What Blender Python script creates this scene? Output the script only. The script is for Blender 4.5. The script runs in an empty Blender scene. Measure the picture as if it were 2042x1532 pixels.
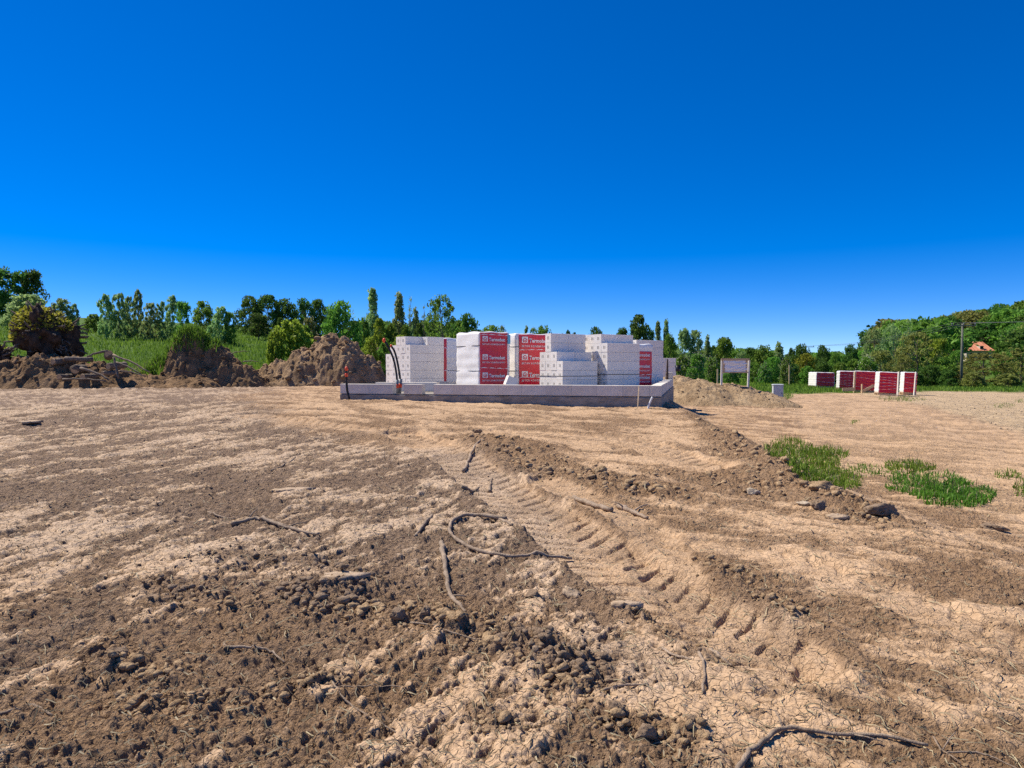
import bpy, math, random
import numpy as np
from mathutils import Vector

# ------------------------------------------------------------------ camera, sky, sun, exposure
SC = bpy.context.scene
COL = SC.collection
FPX, CXP, CYP, HORY, EYE = 1416.0, 1021.0, 766.0, 735.0, 1.6
PITCH = math.atan((CYP - HORY) / FPX)
cam = bpy.data.cameras.new('camera')
cam.sensor_width = 36.0
cam.lens = 36.0 * FPX / 2042.0
cam.clip_start, cam.clip_end = 0.05, 5000
camo = bpy.data.objects.new('camera', cam)
COL.objects.link(camo)
camo.location = (0, 0, EYE)
camo.rotation_euler = (math.pi / 2 - PITCH, 0, 0)
SC.camera = camo

SUN_AZ, SUN_EL = math.radians(-62), math.radians(52)
SUNV = Vector((math.sin(SUN_AZ) * math.cos(SUN_EL), math.cos(SUN_AZ) * math.cos(SUN_EL), math.sin(SUN_EL)))
world = bpy.data.worlds.new('World')
SC.world = world
world.use_nodes = True
wn = world.node_tree
sky = wn.nodes.new('ShaderNodeTexSky')
sky.sky_type = 'NISHITA'
sky.sun_disc = False
sky.sun_elevation = SUN_EL
sky.sun_rotation = SUN_AZ
sky.altitude = 5500
sky.air_density = 1.0
sky.dust_density = 0.0
sky.ozone_density = 4.5
hs = wn.nodes.new('ShaderNodeHueSaturation')
hs.inputs['Hue'].default_value = 0.514
hs.inputs['Saturation'].default_value = 1.52
hs.inputs['Value'].default_value = 1.1
bg = wn.nodes['Background']
gm = wn.nodes.new('ShaderNodeGamma')
gm.inputs['Gamma'].default_value = 0.82
wn.links.new(sky.outputs[0], gm.inputs['Color'])
wn.links.new(gm.outputs[0], hs.inputs['Color'])
wn.links.new(hs.outputs[0], bg.inputs[0])
bg.inputs[1].default_value = 0.15

sl = bpy.data.lights.new('sun', 'SUN')
sl.energy = 5.0
sl.angle = math.radians(0.53)
sl.color = (1.0, 0.93, 0.80)
so = bpy.data.objects.new('sun', sl)
so.rotation_euler = (-SUNV).to_track_quat('-Z', 'Y').to_euler()
COL.objects.link(so)

SC.view_settings.view_transform = 'Standard'
SC.view_settings.look = 'None'
SC.view_settings.exposure = 0.46
SC.view_settings.gamma = 1.0
SC.view_settings.use_curve_mapping = False
SC.cycles.use_denoising = False
SC.cycles.max_bounces = 5
SC.cycles.transparent_max_bounces = 8

rng = np.random.default_rng(7)
random.seed(7)

# ------------------------------------------------------------------ noise
_A = rng.random(256) * 2 * np.pi
_GX, _GY = np.cos(_A), np.sin(_A)


def _hash(ix, iy, s):
    h = (ix.astype(np.int64) * 374761393 + iy.astype(np.int64) * 668265263 + s * 982451653) & 0xffffffff
    h = ((h ^ (h >> 13)) * 1274126177) & 0xffffffff
    return (h ^ (h >> 16)) & 0xffffffff


def perlin(x, y, s=0):
    x0, y0 = np.floor(x), np.floor(y)
    fx, fy = x - x0, y - y0
    ix, iy = x0.astype(np.int64), y0.astype(np.int64)
    u = fx * fx * fx * (fx * (fx * 6 - 15) + 10)
    v = fy * fy * fy * (fy * (fy * 6 - 15) + 10)

    def g(dx, dy):
        k = _hash(ix + dx, iy + dy, s) & 255
        return _GX[k] * (fx - dx) + _GY[k] * (fy - dy)
    a = g(0, 0); b = g(1, 0); c = g(0, 1); d = g(1, 1)
    ab = a + u * (b - a)
    return (ab + v * (c + u * (d - c) - ab)) * 1.5


def fbm(x, y, o=4, s=0, gain=0.5):
    r = np.zeros_like(x, dtype=float); a = 1.0; t = 0.0
    for i in range(o):
        r += a * perlin(x * 2 ** i + 17.3 * i, y * 2 ** i - 9.1 * i, s + i)
        t += a; a *= gain
    return r / t


def worley(x, y, s=0):
    """distance to nearest scattered point, to the second nearest, random of nearest"""
    x0, y0 = np.floor(x).astype(np.int64), np.floor(y).astype(np.int64)
    f1 = np.full(x.shape, 9.0); f2 = np.full(x.shape, 9.0); rid = np.zeros(x.shape)
    for dx in (-1, 0, 1):
        for dy in (-1, 0, 1):
            h = _hash(x0 + dx, y0 + dy, s)
            px = x0 + dx + (h & 1023) / 1023.0
            py = y0 + dy + ((h >> 10) & 1023) / 1023.0
            d = np.hypot(px - x, py - y)
            near = d < f1
            f2 = np.where(near, f1, np.minimum(f2, d))
            rid = np.where(near, ((h >> 20) & 1023) / 1023.0, rid)
            f1 = np.where(near, d, f1)
    return f1, f2, rid


def sst(a, b, x):
    t = np.clip((x - a) / (b - a), 0, 1)
    return t * t * (3 - 2 * t)


# ------------------------------------------------------------------ terrain
def macro(X, Y):
    """large shape of the land"""
    X = np.asarray(X, float); Y = np.asarray(Y, float)
    t = np.clip(Y - 2.3, -6, 13.2)
    plat = 0.0555 * t + 0.06 * sst(15.5, 28, Y) + 0.10 * sst(3.0, -4.0, X) * sst(10.5, 16.5, Y)
    zr = 0.011 * (np.clip(Y, 0, 60) - 9) - 0.02 * (np.clip(X, 0, 34) - 6)
    e = 3.5 + 0.14 * np.clip(Y - 15, 0, 40) + 0.35 * fbm(X * 0.0 + 0.3, Y * 0.35, 2, 91)
    dep = sst(3.2, 6.5, Y)
    w = sst(e - 0.15, e + 1.25, X) * dep + sst(2.5, 7, X) * (1 - dep)
    z = plat * (1 - w) + zr * w
    a = X / np.maximum(Y, 8.0)
    s = np.interp(a, [-1.2, -0.72, -0.36, -0.2, 0.0, 0.15, 0.3, 1.0], [0.125, 0.115, 0.088, 0.06, 0.028, 0.012, 0.0, 0.0])
    dd = np.clip(Y - 31, 0, None)
    z = z + s * (dd - 4 * (1 - np.exp(-dd / 4))) * np.exp(-np.clip(Y - 130, 0, None) / 160)
    z = z - 0.010 * np.clip(Y - 50, 0, 60) * sst(0.3, 0.6, a)
    hill = sst(105, 235, Y) * np.interp(a, [0.40, 0.55, 0.72, 0.95], [0, 6.0, 13.5, 17])
    return z + hill


def pix_ray(px, py):
    cx = (np.asarray(px, float) - CXP) / FPX; cy = (CYP - np.asarray(py, float)) / FPX
    return cx, math.cos(PITCH) + cy * math.sin(PITCH), -math.sin(PITCH) + cy * math.cos(PITCH)


def hit(px, py):
    """world x, y where the ray through a picture point meets the land"""
    dx, dy, dz = pix_ray(px, py)
    lo = 1.0
    t = 1.0
    while t < 400:
        if EYE + dz * t < float(macro(dx * t, dy * t)):
            break
        lo = t; t *= 1.03
    hi = t
    for _ in range(30):
        m = (lo + hi) / 2
        if EYE + dz * m < float(macro(dx * m, dy * m)): hi = m
        else: lo = m
    return float(dx * hi), float(dy * hi)


def at(px, py, Y):
    dx, dy, dz = pix_ray(px, py)
    t = Y / dy
    return Vector((float(dx * t), float(Y), float(EYE + dz * t)))


def seg_d(X, Y, pts):
    """distance to a polyline, arc length along it and signed side"""
    best = np.full(X.shape, 1e9); arc = np.zeros(X.shape); sgn = np.zeros(X.shape); L = 0.0
    for (ax, ay), (bx, by) in zip(pts[:-1], pts[1:]):
        ux, uy = bx - ax, by - ay
        l = math.hypot(ux, uy); ux /= l; uy /= l
        t = np.clip((X - ax) * ux + (Y - ay) * uy, 0, l)
        qx, qy = X - ax - ux * t, Y - ay - uy * t
        d = np.hypot(qx, qy)
        m = d < best
        best = np.where(m, d, best)
        arc = np.where(m, L + t, arc)
        sgn = np.where(m, np.sign(ux * qy - uy * qx), sgn)
        L += l
    return best, arc, sgn


def wpts(pl):
    return [hit(*p) for p in pl]


def smooth_pl(pts, n=6):
    out = []
    P = [np.array(p, float) for p in pts]
    P = [2 * P[0] - P[1]] + P + [2 * P[-1] - P[-2]]
    for i in range(1, len(P) - 2):
        for k in range(n):
            t = k / n
            a, b, c, d = P[i - 1], P[i], P[i + 1], P[i + 2]
            out.append(tuple(0.5 * (2 * b + (c - a) * t + (2 * a - 5 * b + 4 * c - d) * t * t + (3 * b - a - 3 * c + d) * t ** 3)))
    out.append(tuple(P[-2]))
    return out


TRACK = smooth_pl(wpts([(800, 862), (905, 915), (1010, 985), (1120, 1050), (1240, 1130), (1370, 1200), (1530, 1300)]), 5)
TRACK2 = smooth_pl(wpts([(500, 830), (800, 862), (1010, 862), (1250, 880), (1400, 935)]), 4)
TRACK4 = smooth_pl(wpts([(1560, 1330), (1420, 1220), (1330, 1130), (1290, 1060), (1180, 1000), (1090, 965)]), 5)
TRACK3 = smooth_pl(wpts([(1420, 1090), (1600, 1130), (1800, 1200), (2040, 1300)]), 4)
# bands of loose clods: (polyline, radius m, strength)
CLODS = [
    (wpts([(590, 1190), (720, 1215), (860, 1240), (960, 1280), (1080, 1310), (1140, 1350)]), 0.22, 1.0),
    (wpts([(960, 880), (1020, 905), (1090, 940)]), 0.55, 1.0),
    (wpts([(1120, 950), (1200, 975), (1330, 985)]), 0.45, 1.0),
    (wpts([(1400, 840), (1470, 890), (1540, 940), (1600, 975), (1760, 1030)]), 0.45, 1.0),
    (wpts([(1330, 950), (1450, 960), (1560, 975)]), 0.5, 0.8),
    (wpts([(210, 1320), (330, 1340)]), 0.12, 0.8),
    (wpts([(250, 1400), (330, 1410), (500, 1390), (640, 1360)]), 0.10, 0.7),
    (wpts([(1240, 1450), (1340, 1470)]), 0.14, 0.9),
    (wpts([(1390, 1125), (1480, 1165), (1560, 1215)]), 0.16, 0.9),
    (wpts([(950, 1440), (1010, 1460)]), 0.10, 0.7),
    (wpts([(330, 1180), (480, 1200), (600, 1190)]), 0.25, 0.6),
    (wpts([(1300, 1230), (1430, 1310), (1500, 1340)]), 0.15, 0.6),
    (wpts([(450, 1110), (560, 1130), (760, 1170)]), 0.22, 0.6),
]
BUMPS = [  # soft humps (px, py, radius m, height m)
    (1010, 895, 0.75, 0.13), (1240, 965, 0.7, 0.07), (1450, 870, 0.6, 0.10), (1530, 940, 0.55, 0.12), (1650, 1000, 0.4, 0.08),
    (1980, 1075, 0.25, 0.06), (640, 1190, 0.3, 0.05), (900, 1260, 0.3, 0.05), (1060, 1320, 0.22, 0.04), (560, 1000, 0.5, 0.05), (240, 1330, 0.16, 0.04)]
BUMPS = [hit(a, b) + (r, h) for a, b, r, h in BUMPS]
ROAD_Y = [0, 3, 6, 9, 12, 16, 22, 30, 42, 55]
ROAD_L = [5.4, 5.4, 5.3, 5.3, 5.6, 6.6, 8.8, 11.5, 15.0, 19.0]
ROAD_R = [8.6, 8.8, 9.0, 9.6, 10.4, 12.0, 14.5, 17.5, 20.5, 24.0]


def rng_wall(X, Y): return np.clip(fbm(X * 5, Y * 5, 3, 88) + 0.4, 0, 1.2)


def fields(X, Y):
    """full height of the soil plus the weights of its surfaces"""
    shp = X.shape
    r = np.hypot(X, Y)
    z = macro(X, Y)
    a = X / np.maximum(Y, 6.0)
    yb = np.interp(a, [-0.9, -0.72, -0.3, -0.15, 0.2, 0.3, 0.45, 0.6, 0.75], [26.5, 27.5, 30, 36, 40, 37, 43, 50, 53])
    nb = fbm(X * 0.18, Y * 0.18, 3, 40)
    green = sst(-1.6, 1.6, Y - yb + 4.5 * nb)
    near = np.clip(1 - (r - 26) / 30, 0, 1)          # fine relief only where it can be seen
    fine = np.clip(1 - (r - 9) / 12, 0, 1)
    # sand (right, round the house) against darker loam (left)
    xb = np.interp(Y, [0, 2.9, 4.7, 8.3, 11.5, 13.5, 16, 22, 28], [0.2, 0.3, 0.9, 0.5, -2.8, -5.0, -6.0, -8, -9])
    sand = sst(-0.9, 0.9, X - xb + 2.2 * fbm(X * 0.6, Y * 0.6, 6, 11, 0.62))
    lo = sst(6.0, 3.4, Y) * 1.15                     # the near corner is tanner too
    sand = np.maximum(sand, lo * (0.6 + 0.6 * fbm(X * 0.9, Y * 0.9, 2, 12)))
    # long scraped streaks: two directions, left and right of the wheel track
    c1, s1 = math.cos(math.radians(62)), math.sin(math.radians(62))
    u1, v1 = X * c1 + Y * s1, -X * s1 + Y * c1
    c2, s2 = math.cos(math.radians(-28)), math.sin(math.radians(-28))
    u2, v2 = X * c2 + Y * s2, -X * s2 + Y * c2
    wr = sst(-0.6, 1.4, X - xb)
    st1 = fbm(u1 * 1.0, v1 * 2.3, 5, 20, 0.68) + 0.26 * perlin(X * 0.45, Y * 0.45, 24)
    st2 = fbm(u2 * 0.8, v2 * 2.0, 4, 21)
    streak = st1 * (1 - wr) + st2 * wr
    rag = fbm(u1 * 5, v1 * 9, 4, 23, 0.75) * (1 - wr) + fbm(u2 * 5, v2 * 11, 4, 28, 0.7) * wr
    crust = sst(-0.02, 0.13, streak + 0.60 * rag - 0.09)
    crust2 = sst(-0.22, 0.22, st2 + 0.55 * rag + 0.2 * perlin(X * 0.5, Y * 0.5, 29) - 0.02)
    crust = crust * (1 - wr) + crust2 * wr
    cl = np.zeros(shp)
    for pts, rad, k in CLODS:
        d, _, _ = seg_d(X, Y, pts)
        cl = np.maximum(cl, k * np.exp(-(d / rad) ** 2 * (1.0 + 0.0 * d)))
    cl = np.clip(cl * (0.75 + 0.6 * fbm(X * 2.5, Y * 2.5, 2, 33)), 0, 1)
    crust = crust * (1 - sst(0.2, 0.55, cl))
    loose = np.clip((1 - crust) * (1 - 0.3 * wr), 0, 1)
    # wheel ruts with lugs
    calm = np.zeros(shp)
    for pts, half, dep, lug in ((TRACK, 0.38, 0.05, 0.050), (TRACK2, 0.38, 0.025, 0.045), (TRACK4, 0.24, 0.02, 0.016), (TRACK3, 0.24, 0.02, 0.02)):
        d, arc, sg = seg_d(X, Y, pts)
        d = d + 0.05 * fbm(X * 3, Y * 3, 3, 92)
        ins = sst(half, half - 0.05, d)
        wall = np.exp(-((d - half - 0.07) / 0.07) ** 2)
        ph = arc / 0.20 + np.where(sg > 0, 0.5, 0.0) + d * 3.2 + 0.12 * perlin(X * 1.5, Y * 1.5, 96)
        fr_ = np.abs(ph - np.floor(ph) - 0.5)
        groove = sst(0.17, 0.09, fr_) * sst(0.015, 0.05, d) * sst(-0.6, -0.1, fbm(X * 3.1, Y * 3.1, 2, 94))
        brk = np.clip(0.88 + 1.0 * fbm(X * 1.4, Y * 1.4, 3, 95), 0, 1)
        z = z - dep * ins * np.clip(brk + 0.3, 0.2, 1) + dep * 0.5 * wall * brk * (0.5 + rng_wall(X, Y))
        z = z - lug * groove * ins * brk * np.where(sg > 0, 0.65, 1.1) * (0.6 + 0.7 * np.clip(fbm(X * 4, Y * 4, 2, 93) + 0.5, 0, 1))
        calm = np.maximum(calm, ins * brk)
    crust = np.maximum(crust, 0.85 * calm)
    cl = cl * (1 - 0.8 * calm)
    loose = loose * (1 - 0.85 * calm)
    # humps and undulation
    for bx, by, rad, h in BUMPS:
        z = z + h * np.exp(-((X - bx) ** 2 + (Y - by) ** 2) / rad ** 2)
    z = z + near * (0.045 * fbm(X * 0.5, Y * 0.5, 3, 50) + 0.020 * fbm(X * 2.1, Y * 2.1, 3, 53))
    z = z + near * 0.030 * streak * (1 - 0.3 * wr) * (1 - 0.7 * calm)
    z = z + near * 0.020 * crust * (1 - 0.5 * wr) + near * 0.042 * rag * (0.6 + 0.4 * (1 - wr)) * (1 - 0.75 * calm)
    # crumbs
    hard = 1 - 0.8 * crust * (1 - 0.4 * wr)
    for k, (cell, amp, lim) in enumerate(((0.15, 0.055, 40), (0.062, 0.034, 26), (0.028, 0.020, 15))):
        f = np.clip(1 - (r - lim * 0.5) / (lim * 0.5), 0, 1)
        on = f > 0
        if not on.any(): continue
        xs, ys = X[on], Y[on]
        f1, f2, rid = worley(xs / cell + 0.35 * perlin(xs * 9, ys * 9, 60), ys / cell + 0.35 * perlin(xs * 9, ys * 9, 61), 70 + k)
        bump = np.zeros(shp)
        bump[on] = np.clip((f2 - f1) * (1.5 + rid), 0, 1) ** 0.7 * (0.10 + 0.90 * rid ** 1.5) * (0.8 + 0.5 * perlin(xs / cell * 2.2, ys / cell * 2.2, 63))
        if k == 0:
            w = np.clip(1.2 * cl + 0.20 * loose + 0.03 * hard, 0, 1.1)
        elif k == 1:
            w = np.clip(0.9 * cl + 0.42 * loose + 0.10 * hard, 0, 1)
        else:
            w = np.clip(0.5 * cl + 0.60 * loose + 0.18 * hard, 0, 1)
        z = z + f * amp * w * bump * (1 - 0.7 * calm)
    z = z + fine * (0.012 * hard + 0.022 * loose) * (1 - 0.6 * calm) * fbm(X * 14, Y * 14, 4, 80, 0.65)
    z = z + near * (1 - fine * 0.5) * 0.035 * (0.35 + 0.65 * hard) * (1 - 0.7 * calm) * fbm(X * 6, Y * 6, 3, 84)
    # sandy haul road
    L = np.interp(Y, ROAD_Y, ROAD_L) + 0.35 * fbm(X * 0.6, Y * 0.6, 2, 97)
    R = np.interp(Y, ROAD_Y, ROAD_R) + 0.35 * fbm(X * 0.6, Y * 0.6, 2, 98)
    mid = (L + R) / 2
    road = sst(-0.3, 0.3, X - L) * sst(-0.3, 0.3, R - X) * (1 - green)
    q = (X - mid) / (R - L)
    rut = np.exp(-((np.abs(q) - 0.22) / 0.07) ** 2) + 0.6 * np.exp(-((np.abs(q + 0.05) - 0.38) / 0.05) ** 2)
    z = z - road * near * 0.045 * rut * (0.7 + 0.5 * fbm(X * 0.5, Y * 0.25, 2, 99))
    gravel = sst(-0.4, 0.6, X - R) * (1 - green)
    z = z + near * gravel * 0.05 * fbm(X * 2.6, Y * 2.6, 3, 101)
    # meadow relief
    z = z + green * 0.12 * fbm(X * 0.35, Y * 0.35, 3, 105)
    return dict(z=z, crust=crust, sand=sand, green=green, clod=cl, road=road, gravel=gravel, loose=loose, streak=streak)


def fields_par(X, Y):
    from concurrent.futures import ThreadPoolExecutor
    n = 16
    with ThreadPoolExecutor(4) as ex:
        parts = list(ex.map(lambda p: fields(*p), zip(np.array_split(X, n), np.array_split(Y, n))))
    return {k: np.concatenate([p[k] for p in parts]) for k in parts[0]}


def ground_z(x, y):
    return float(fields(np.array([float(x)]), np.array([float(y)]))['z'][0])


# ------------------------------------------------------------------ mesh helpers
def mesh_np(name, V, F, smooth=True, attrs=None):
    V = np.ascontiguousarray(V, np.float32)
    F = np.ascontiguousarray(F, np.int32)
    n, k = F.shape
    me = bpy.data.meshes.new(name)
    me.vertices.add(len(V)); me.vertices.foreach_set('co', V.ravel())
    me.loops.add(n * k); me.loops.foreach_set('vertex_index', F.ravel())
    me.polygons.add(n)
    me.polygons.foreach_set('loop_start', np.arange(0, n * k, k, dtype=np.int32))
    me.polygons.foreach_set('loop_total', np.full(n, k, dtype=np.int32))
    me.update(calc_edges=True)
    if smooth:
        me.polygons.foreach_set('use_smooth', np.ones(n, bool))
    if attrs:
        for an, av in attrs.items():
            at_ = me.attributes.new(an, 'FLOAT', 'POINT')
            at_.data.foreach_set('value', np.ascontiguousarray(av, np.float32))
    return me


class MB:
    """collects polygons of one mesh"""
    def __init__(self): self.v = []; self.f = []; self.m = []

    def add(self, vs, fs, mi=0):
        o = len(self.v); self.v += [tuple(p) for p in vs]
        self.f += [tuple(i + o for i in f) for f in fs]; self.m += [mi] * len(fs)

    def box(self, x0, x1, y0, y1, z0, z1, mi=0):
        self.add([(x0, y0, z0), (x1, y0, z0), (x1, y1, z0), (x0, y1, z0), (x0, y0, z1), (x1, y0, z1), (x1, y1, z1), (x0, y1, z1)],
                 [(0, 3, 2, 1), (4, 5, 6, 7), (0, 1, 5, 4), (1, 2, 6, 5), (2, 3, 7, 6), (3, 0, 4, 7)], mi)

    def tube(self, pts, rad, n=7, mi=0, cap=True):
        P = [Vector(p) for p in pts]
        R = rad if isinstance(rad, (list, tuple)) else [rad] * len(P)
        o = len(self.v); ref = Vector((0.31, 0.17, 0.93))
        for i, p in enumerate(P):
            t = (P[min(i + 1, len(P) - 1)] - P[max(i - 1, 0)]).normalized()
            a = t.cross(ref)
            if a.length < 1e-3: a = t.cross(Vector((1, 0, 0)))
            a.normalize(); b = t.cross(a)
            for k in range(n):
                q = 2 * math.pi * k / n
                self.v.append(tuple(p + (a * math.cos(q) + b * math.sin(q)) * R[i]))
        for i in range(len(P) - 1):
            for k in range(n):
                k2 = (k + 1) % n
                self.f.append((o + i * n + k, o + i * n + k2, o + (i + 1) * n + k2, o + (i + 1) * n + k)); self.m.append(mi)
        if cap:
            self.f.append(tuple(o + k for k in range(n))[::-1]); self.m.append(mi)
            e = o + (len(P) - 1) * n
            self.f.append(tuple(e + k for k in range(n))); self.m.append(mi)

    def mesh(self, name, smooth=False):
        me = bpy.data.meshes.new(name)
        me.from_pydata(self.v, [], self.f)
        if smooth:
            me.polygons.foreach_set('use_smooth', np.ones(len(me.polygons), bool))
        if any(self.m):
            me.polygons.foreach_set('material_index', np.array(self.m, np.int32))
        me.update()
        return me


def link(name, data, parent=None, mats=(), loc=None, rz=None, scale=None):
    o = bpy.data.objects.new(name, data)
    COL.objects.link(o)
    if data is not None and len(data.materials) == 0:
        for m in (mats if isinstance(mats, (list, tuple)) else [mats]):
            data.materials.append(m)
    if parent is not None: o.parent = parent
    if loc is not None: o.location = loc
    if rz is not None: o.rotation_euler = (0, 0, rz)
    if scale is not None: o.scale = scale
    return o


def tag(o, label=None, cat=None, group=None, kind=None):
    if label: o['label'] = label
    if cat: o['category'] = cat
    if group: o['group'] = group
    if kind: o['kind'] = kind
    return o


def thing(name, label, cat, loc=(0, 0, 0), rz=0, group=None):
    o = link(name, None, loc=loc, rz=rz)
    o.empty_display_size = 0.2
    return tag(o, label, cat, group)


# ------------------------------------------------------------------ materials
def newmat(name):
    m = bpy.data.materials.new(name); m.use_nodes = True
    nt = m.node_tree
    return m, nt, nt.nodes['Principled BSDF']


def N(nt, t, **kw):
    n = nt.nodes.new(t)
    for k, v in kw.items():
        if k in n.inputs: n.inputs[k].default_value = v
        else: setattr(n, k, v)
    return n


def mixc(nt, fac, a, b):
    n = nt.nodes.new('ShaderNodeMix'); n.data_type = 'RGBA'
    for sock, v in ((n.inputs[0], fac), (n.inputs[6], a), (n.inputs[7], b)):
        if isinstance(v, bpy.types.NodeSocket): nt.links.new(v, sock)
        elif isinstance(v, (int, float)): sock.default_value = v
        else: sock.default_value = (*v, 1)
    return n.outputs[2]


def math_(nt, op, a, b=0.0, c=None):
    n = nt.nodes.new('ShaderNodeMath'); n.operation = op
    for i, v in enumerate((a, b) if c is None else (a, b, c)):
        if isinstance(v, bpy.types.NodeSocket): nt.links.new(v, n.inputs[i])
        else: n.inputs[i].default_value = v
    return n.outputs[0]


def ramp(nt, f, stops):
    n = nt.nodes.new('ShaderNodeValToRGB')
    el = n.color_ramp.elements
    el[0].position, el[0].color = stops[0][0], (*stops[0][1], 1)
    el[1].position, el[1].color = stops[-1][0], (*stops[-1][1], 1)
    for p, c in stops[1:-1]:
        e = el.new(p); e.color = (*c, 1)
    nt.links.new(f, n.inputs[0])
    return n.outputs[0]


def simple(name, c1, c2=None, scale=8.0, rough=0.8, bump=0.0, bscale=None, obj_rand=0.0, spec=0.3, stretch=None, coord='Object', detail=6, bdist=0.02):
    m, nt, b = newmat(name)
    b.inputs['Roughness'].default_value = rough
    b.inputs['Specular IOR Level'].default_value = spec
    tc = N(nt, 'ShaderNodeTexCoord')
    vec = tc.outputs[coord]
    if stretch:
        mp = N(nt, 'ShaderNodeMapping'); mp.inputs['Scale'].default_value = stretch
        nt.links.new(vec, mp.inputs[0]); vec = mp.outputs[0]
    nz = N(nt, 'ShaderNodeTexNoise', Scale=scale, Detail=detail, Roughness=0.6)
    nt.links.new(vec, nz.inputs['Vector'])
    c2 = c2 or c1
    col = ramp(nt, nz.outputs[0], [(0.3, c1), (0.7, c2)])
    if obj_rand:
        oi = N(nt, 'ShaderNodeObjectInfo')
        h = N(nt, 'ShaderNodeHueSaturation')
        v = math_(nt, 'MULTIPLY_ADD', oi.outputs['Random'], obj_rand, 1 - obj_rand / 2)
        nt.links.new(v, h.inputs['Value']); nt.links.new(col, h.inputs['Color']); col = h.outputs[0]
    nt.links.new(col, b.inputs['Base Color'])
    if bump:
        nb = N(nt, 'ShaderNodeTexNoise', Scale=bscale or scale * 4, Detail=5, Roughness=0.65)
        nt.links.new(vec, nb.inputs['Vector'])
        bp = N(nt, 'ShaderNodeBump', Strength=bump, Distance=bdist)
        nt.links.new(nb.outputs[0], bp.inputs['Height']); nt.links.new(bp.outputs[0], b.inputs['Normal'])
    return m


def soil_material():
    m, nt, b = newmat('soil')
    b.inputs['Roughness'].default_value = 0.95
    b.inputs['Specular IOR Level'].default_value = 0.15
    geo = N(nt, 'ShaderNodeNewGeometry')
    pos = geo.outputs['Position']

    def attr(n):
        a = N(nt, 'ShaderNodeAttribute'); a.attribute_name = n
        return a.outputs['Fac']

    def noise(scale, detail=6, rough=0.6, vec=pos):
        n = N(nt, 'ShaderNodeTexNoise', Scale=scale, Detail=detail, Roughness=rough)
        nt.links.new(vec, n.inputs['Vector']); return n.outputs[0]
    n1, n2, n3 = noise(1.3), noise(7.0, 8, 0.7), noise(38.0, 6, 0.7)
    mixn = math_(nt, 'MULTIPLY_ADD', n3, 0.45, math_(nt, 'MULTIPLY_ADD', n2, 0.4, math_(nt, 'MULTIPLY', n1, 0.25)))
    loam = ramp(nt, mixn, [(0.38, (0.180, 0.117, 0.077)), (0.55, (0.295, 0.200, 0.135)), (0.72, (0.44, 0.315, 0.22))])
    pale = ramp(nt, mixn, [(0.36, (0.34, 0.235, 0.150)), (0.56, (0.50, 0.358, 0.240)), (0.72, (0.61, 0.458, 0.325))])
    sandl = ramp(nt, mixn, [(0.36, (0.19, 0.113, 0.064)), (0.52, (0.35, 0.216, 0.122)), (0.72, (0.51, 0.338, 0.205))])
    sandp = ramp(nt, mixn, [(0.36, (0.38, 0.238, 0.128)), (0.56, (0.54, 0.358, 0.212)), (0.74, (0.64, 0.448, 0.29))])
    grav = ramp(nt, noise(22, 5, 0.8), [(0.35, (0.33, 0.225, 0.13)), (0.5, (0.50, 0.36, 0.215)), (0.66, (0.64, 0.49, 0.32))])
    grn = ramp(nt, noise(3.5, 8, 0.75), [(0.35, (0.05, 0.09, 0.014)), (0.6, (0.10, 0.18, 0.026)), (0.75, (0.16, 0.24, 0.045))])
    cr, sd, gr, rd, gv = attr('crust'), attr('sand'), attr('green'), attr('road'), attr('gravel')
    # cracked crust: thin gaps between plates
    mp = N(nt, 'ShaderNodeVectorMath', operation='ADD')
    dn = N(nt, 'ShaderNodeTexNoise', Scale=9.0, Detail=3)
    nt.links.new(pos, dn.inputs['Vector'])
    sc = N(nt, 'ShaderNodeVectorMath', operation='SCALE'); sc.inputs['Scale'].default_value = 0.12
    nt.links.new(dn.outputs['Color'], sc.inputs[0])
    nt.links.new(pos, mp.inputs[0]); nt.links.new(sc.outputs[0], mp.inputs[1])
    vo = N(nt, 'ShaderNodeTexVoronoi', feature='DISTANCE_TO_EDGE', Scale=19.0); vo.voronoi_dimensions = '2D'
    nt.links.new(mp.outputs[0], vo.inputs['Vector'])
    ck = N(nt, 'ShaderNodeMapRange'); ck.inputs['From Min'].default_value = 0.0; ck.inputs['From Max'].default_value = 0.05
    nt.links.new(vo.outputs['Distance'], ck.inputs['Value'])
    c_l = mixc(nt, cr, loam, pale)
    c_s = mixc(nt, cr, sandl, sandp)
    col = mixc(nt, sd, c_l, c_s)
    col = mixc(nt, math_(nt, 'MULTIPLY', rd, 0.7), col, sandp)
    col = mixc(nt, gv, col, grav)
    col = mixc(nt, gr, col, grn)
    nt.links.new(col, b.inputs['Base Color'])
    soft = math_(nt, 'MULTIPLY_ADD', cr, -0.80, 1.0)
    hb = math_(nt, 'MULTIPLY', math_(nt, 'MULTIPLY_ADD', n3, 0.8, math_(nt, 'MULTIPLY', noise(120, 4, 0.7), 0.35)), soft)
    for vs, amp in ((26.0, 0.55), (70.0, 0.30)):
        v = N(nt, 'ShaderNodeTexVoronoi', feature='F1', Scale=vs)
        nt.links.new(mp.outputs[0], v.inputs['Vector'])
        hb = math_(nt, 'ADD', hb, math_(nt, 'MULTIPLY', math_(nt, 'MULTIPLY', v.outputs['Distance'], soft), -amp))
    crk = math_(nt, 'MULTIPLY', math_(nt, 'MULTIPLY', ck.outputs[0], cr), math_(nt, 'MULTIPLY_ADD', sd, -0.15, 0.30))
    hb = math_(nt, 'ADD', hb, crk)
    bp = N(nt, 'ShaderNodeBump', Strength=1.0, Distance=0.05)
    nt.links.new(hb, bp.inputs['Height']); nt.links.new(bp.outputs[0], b.inputs['Normal'])
    return m


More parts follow.
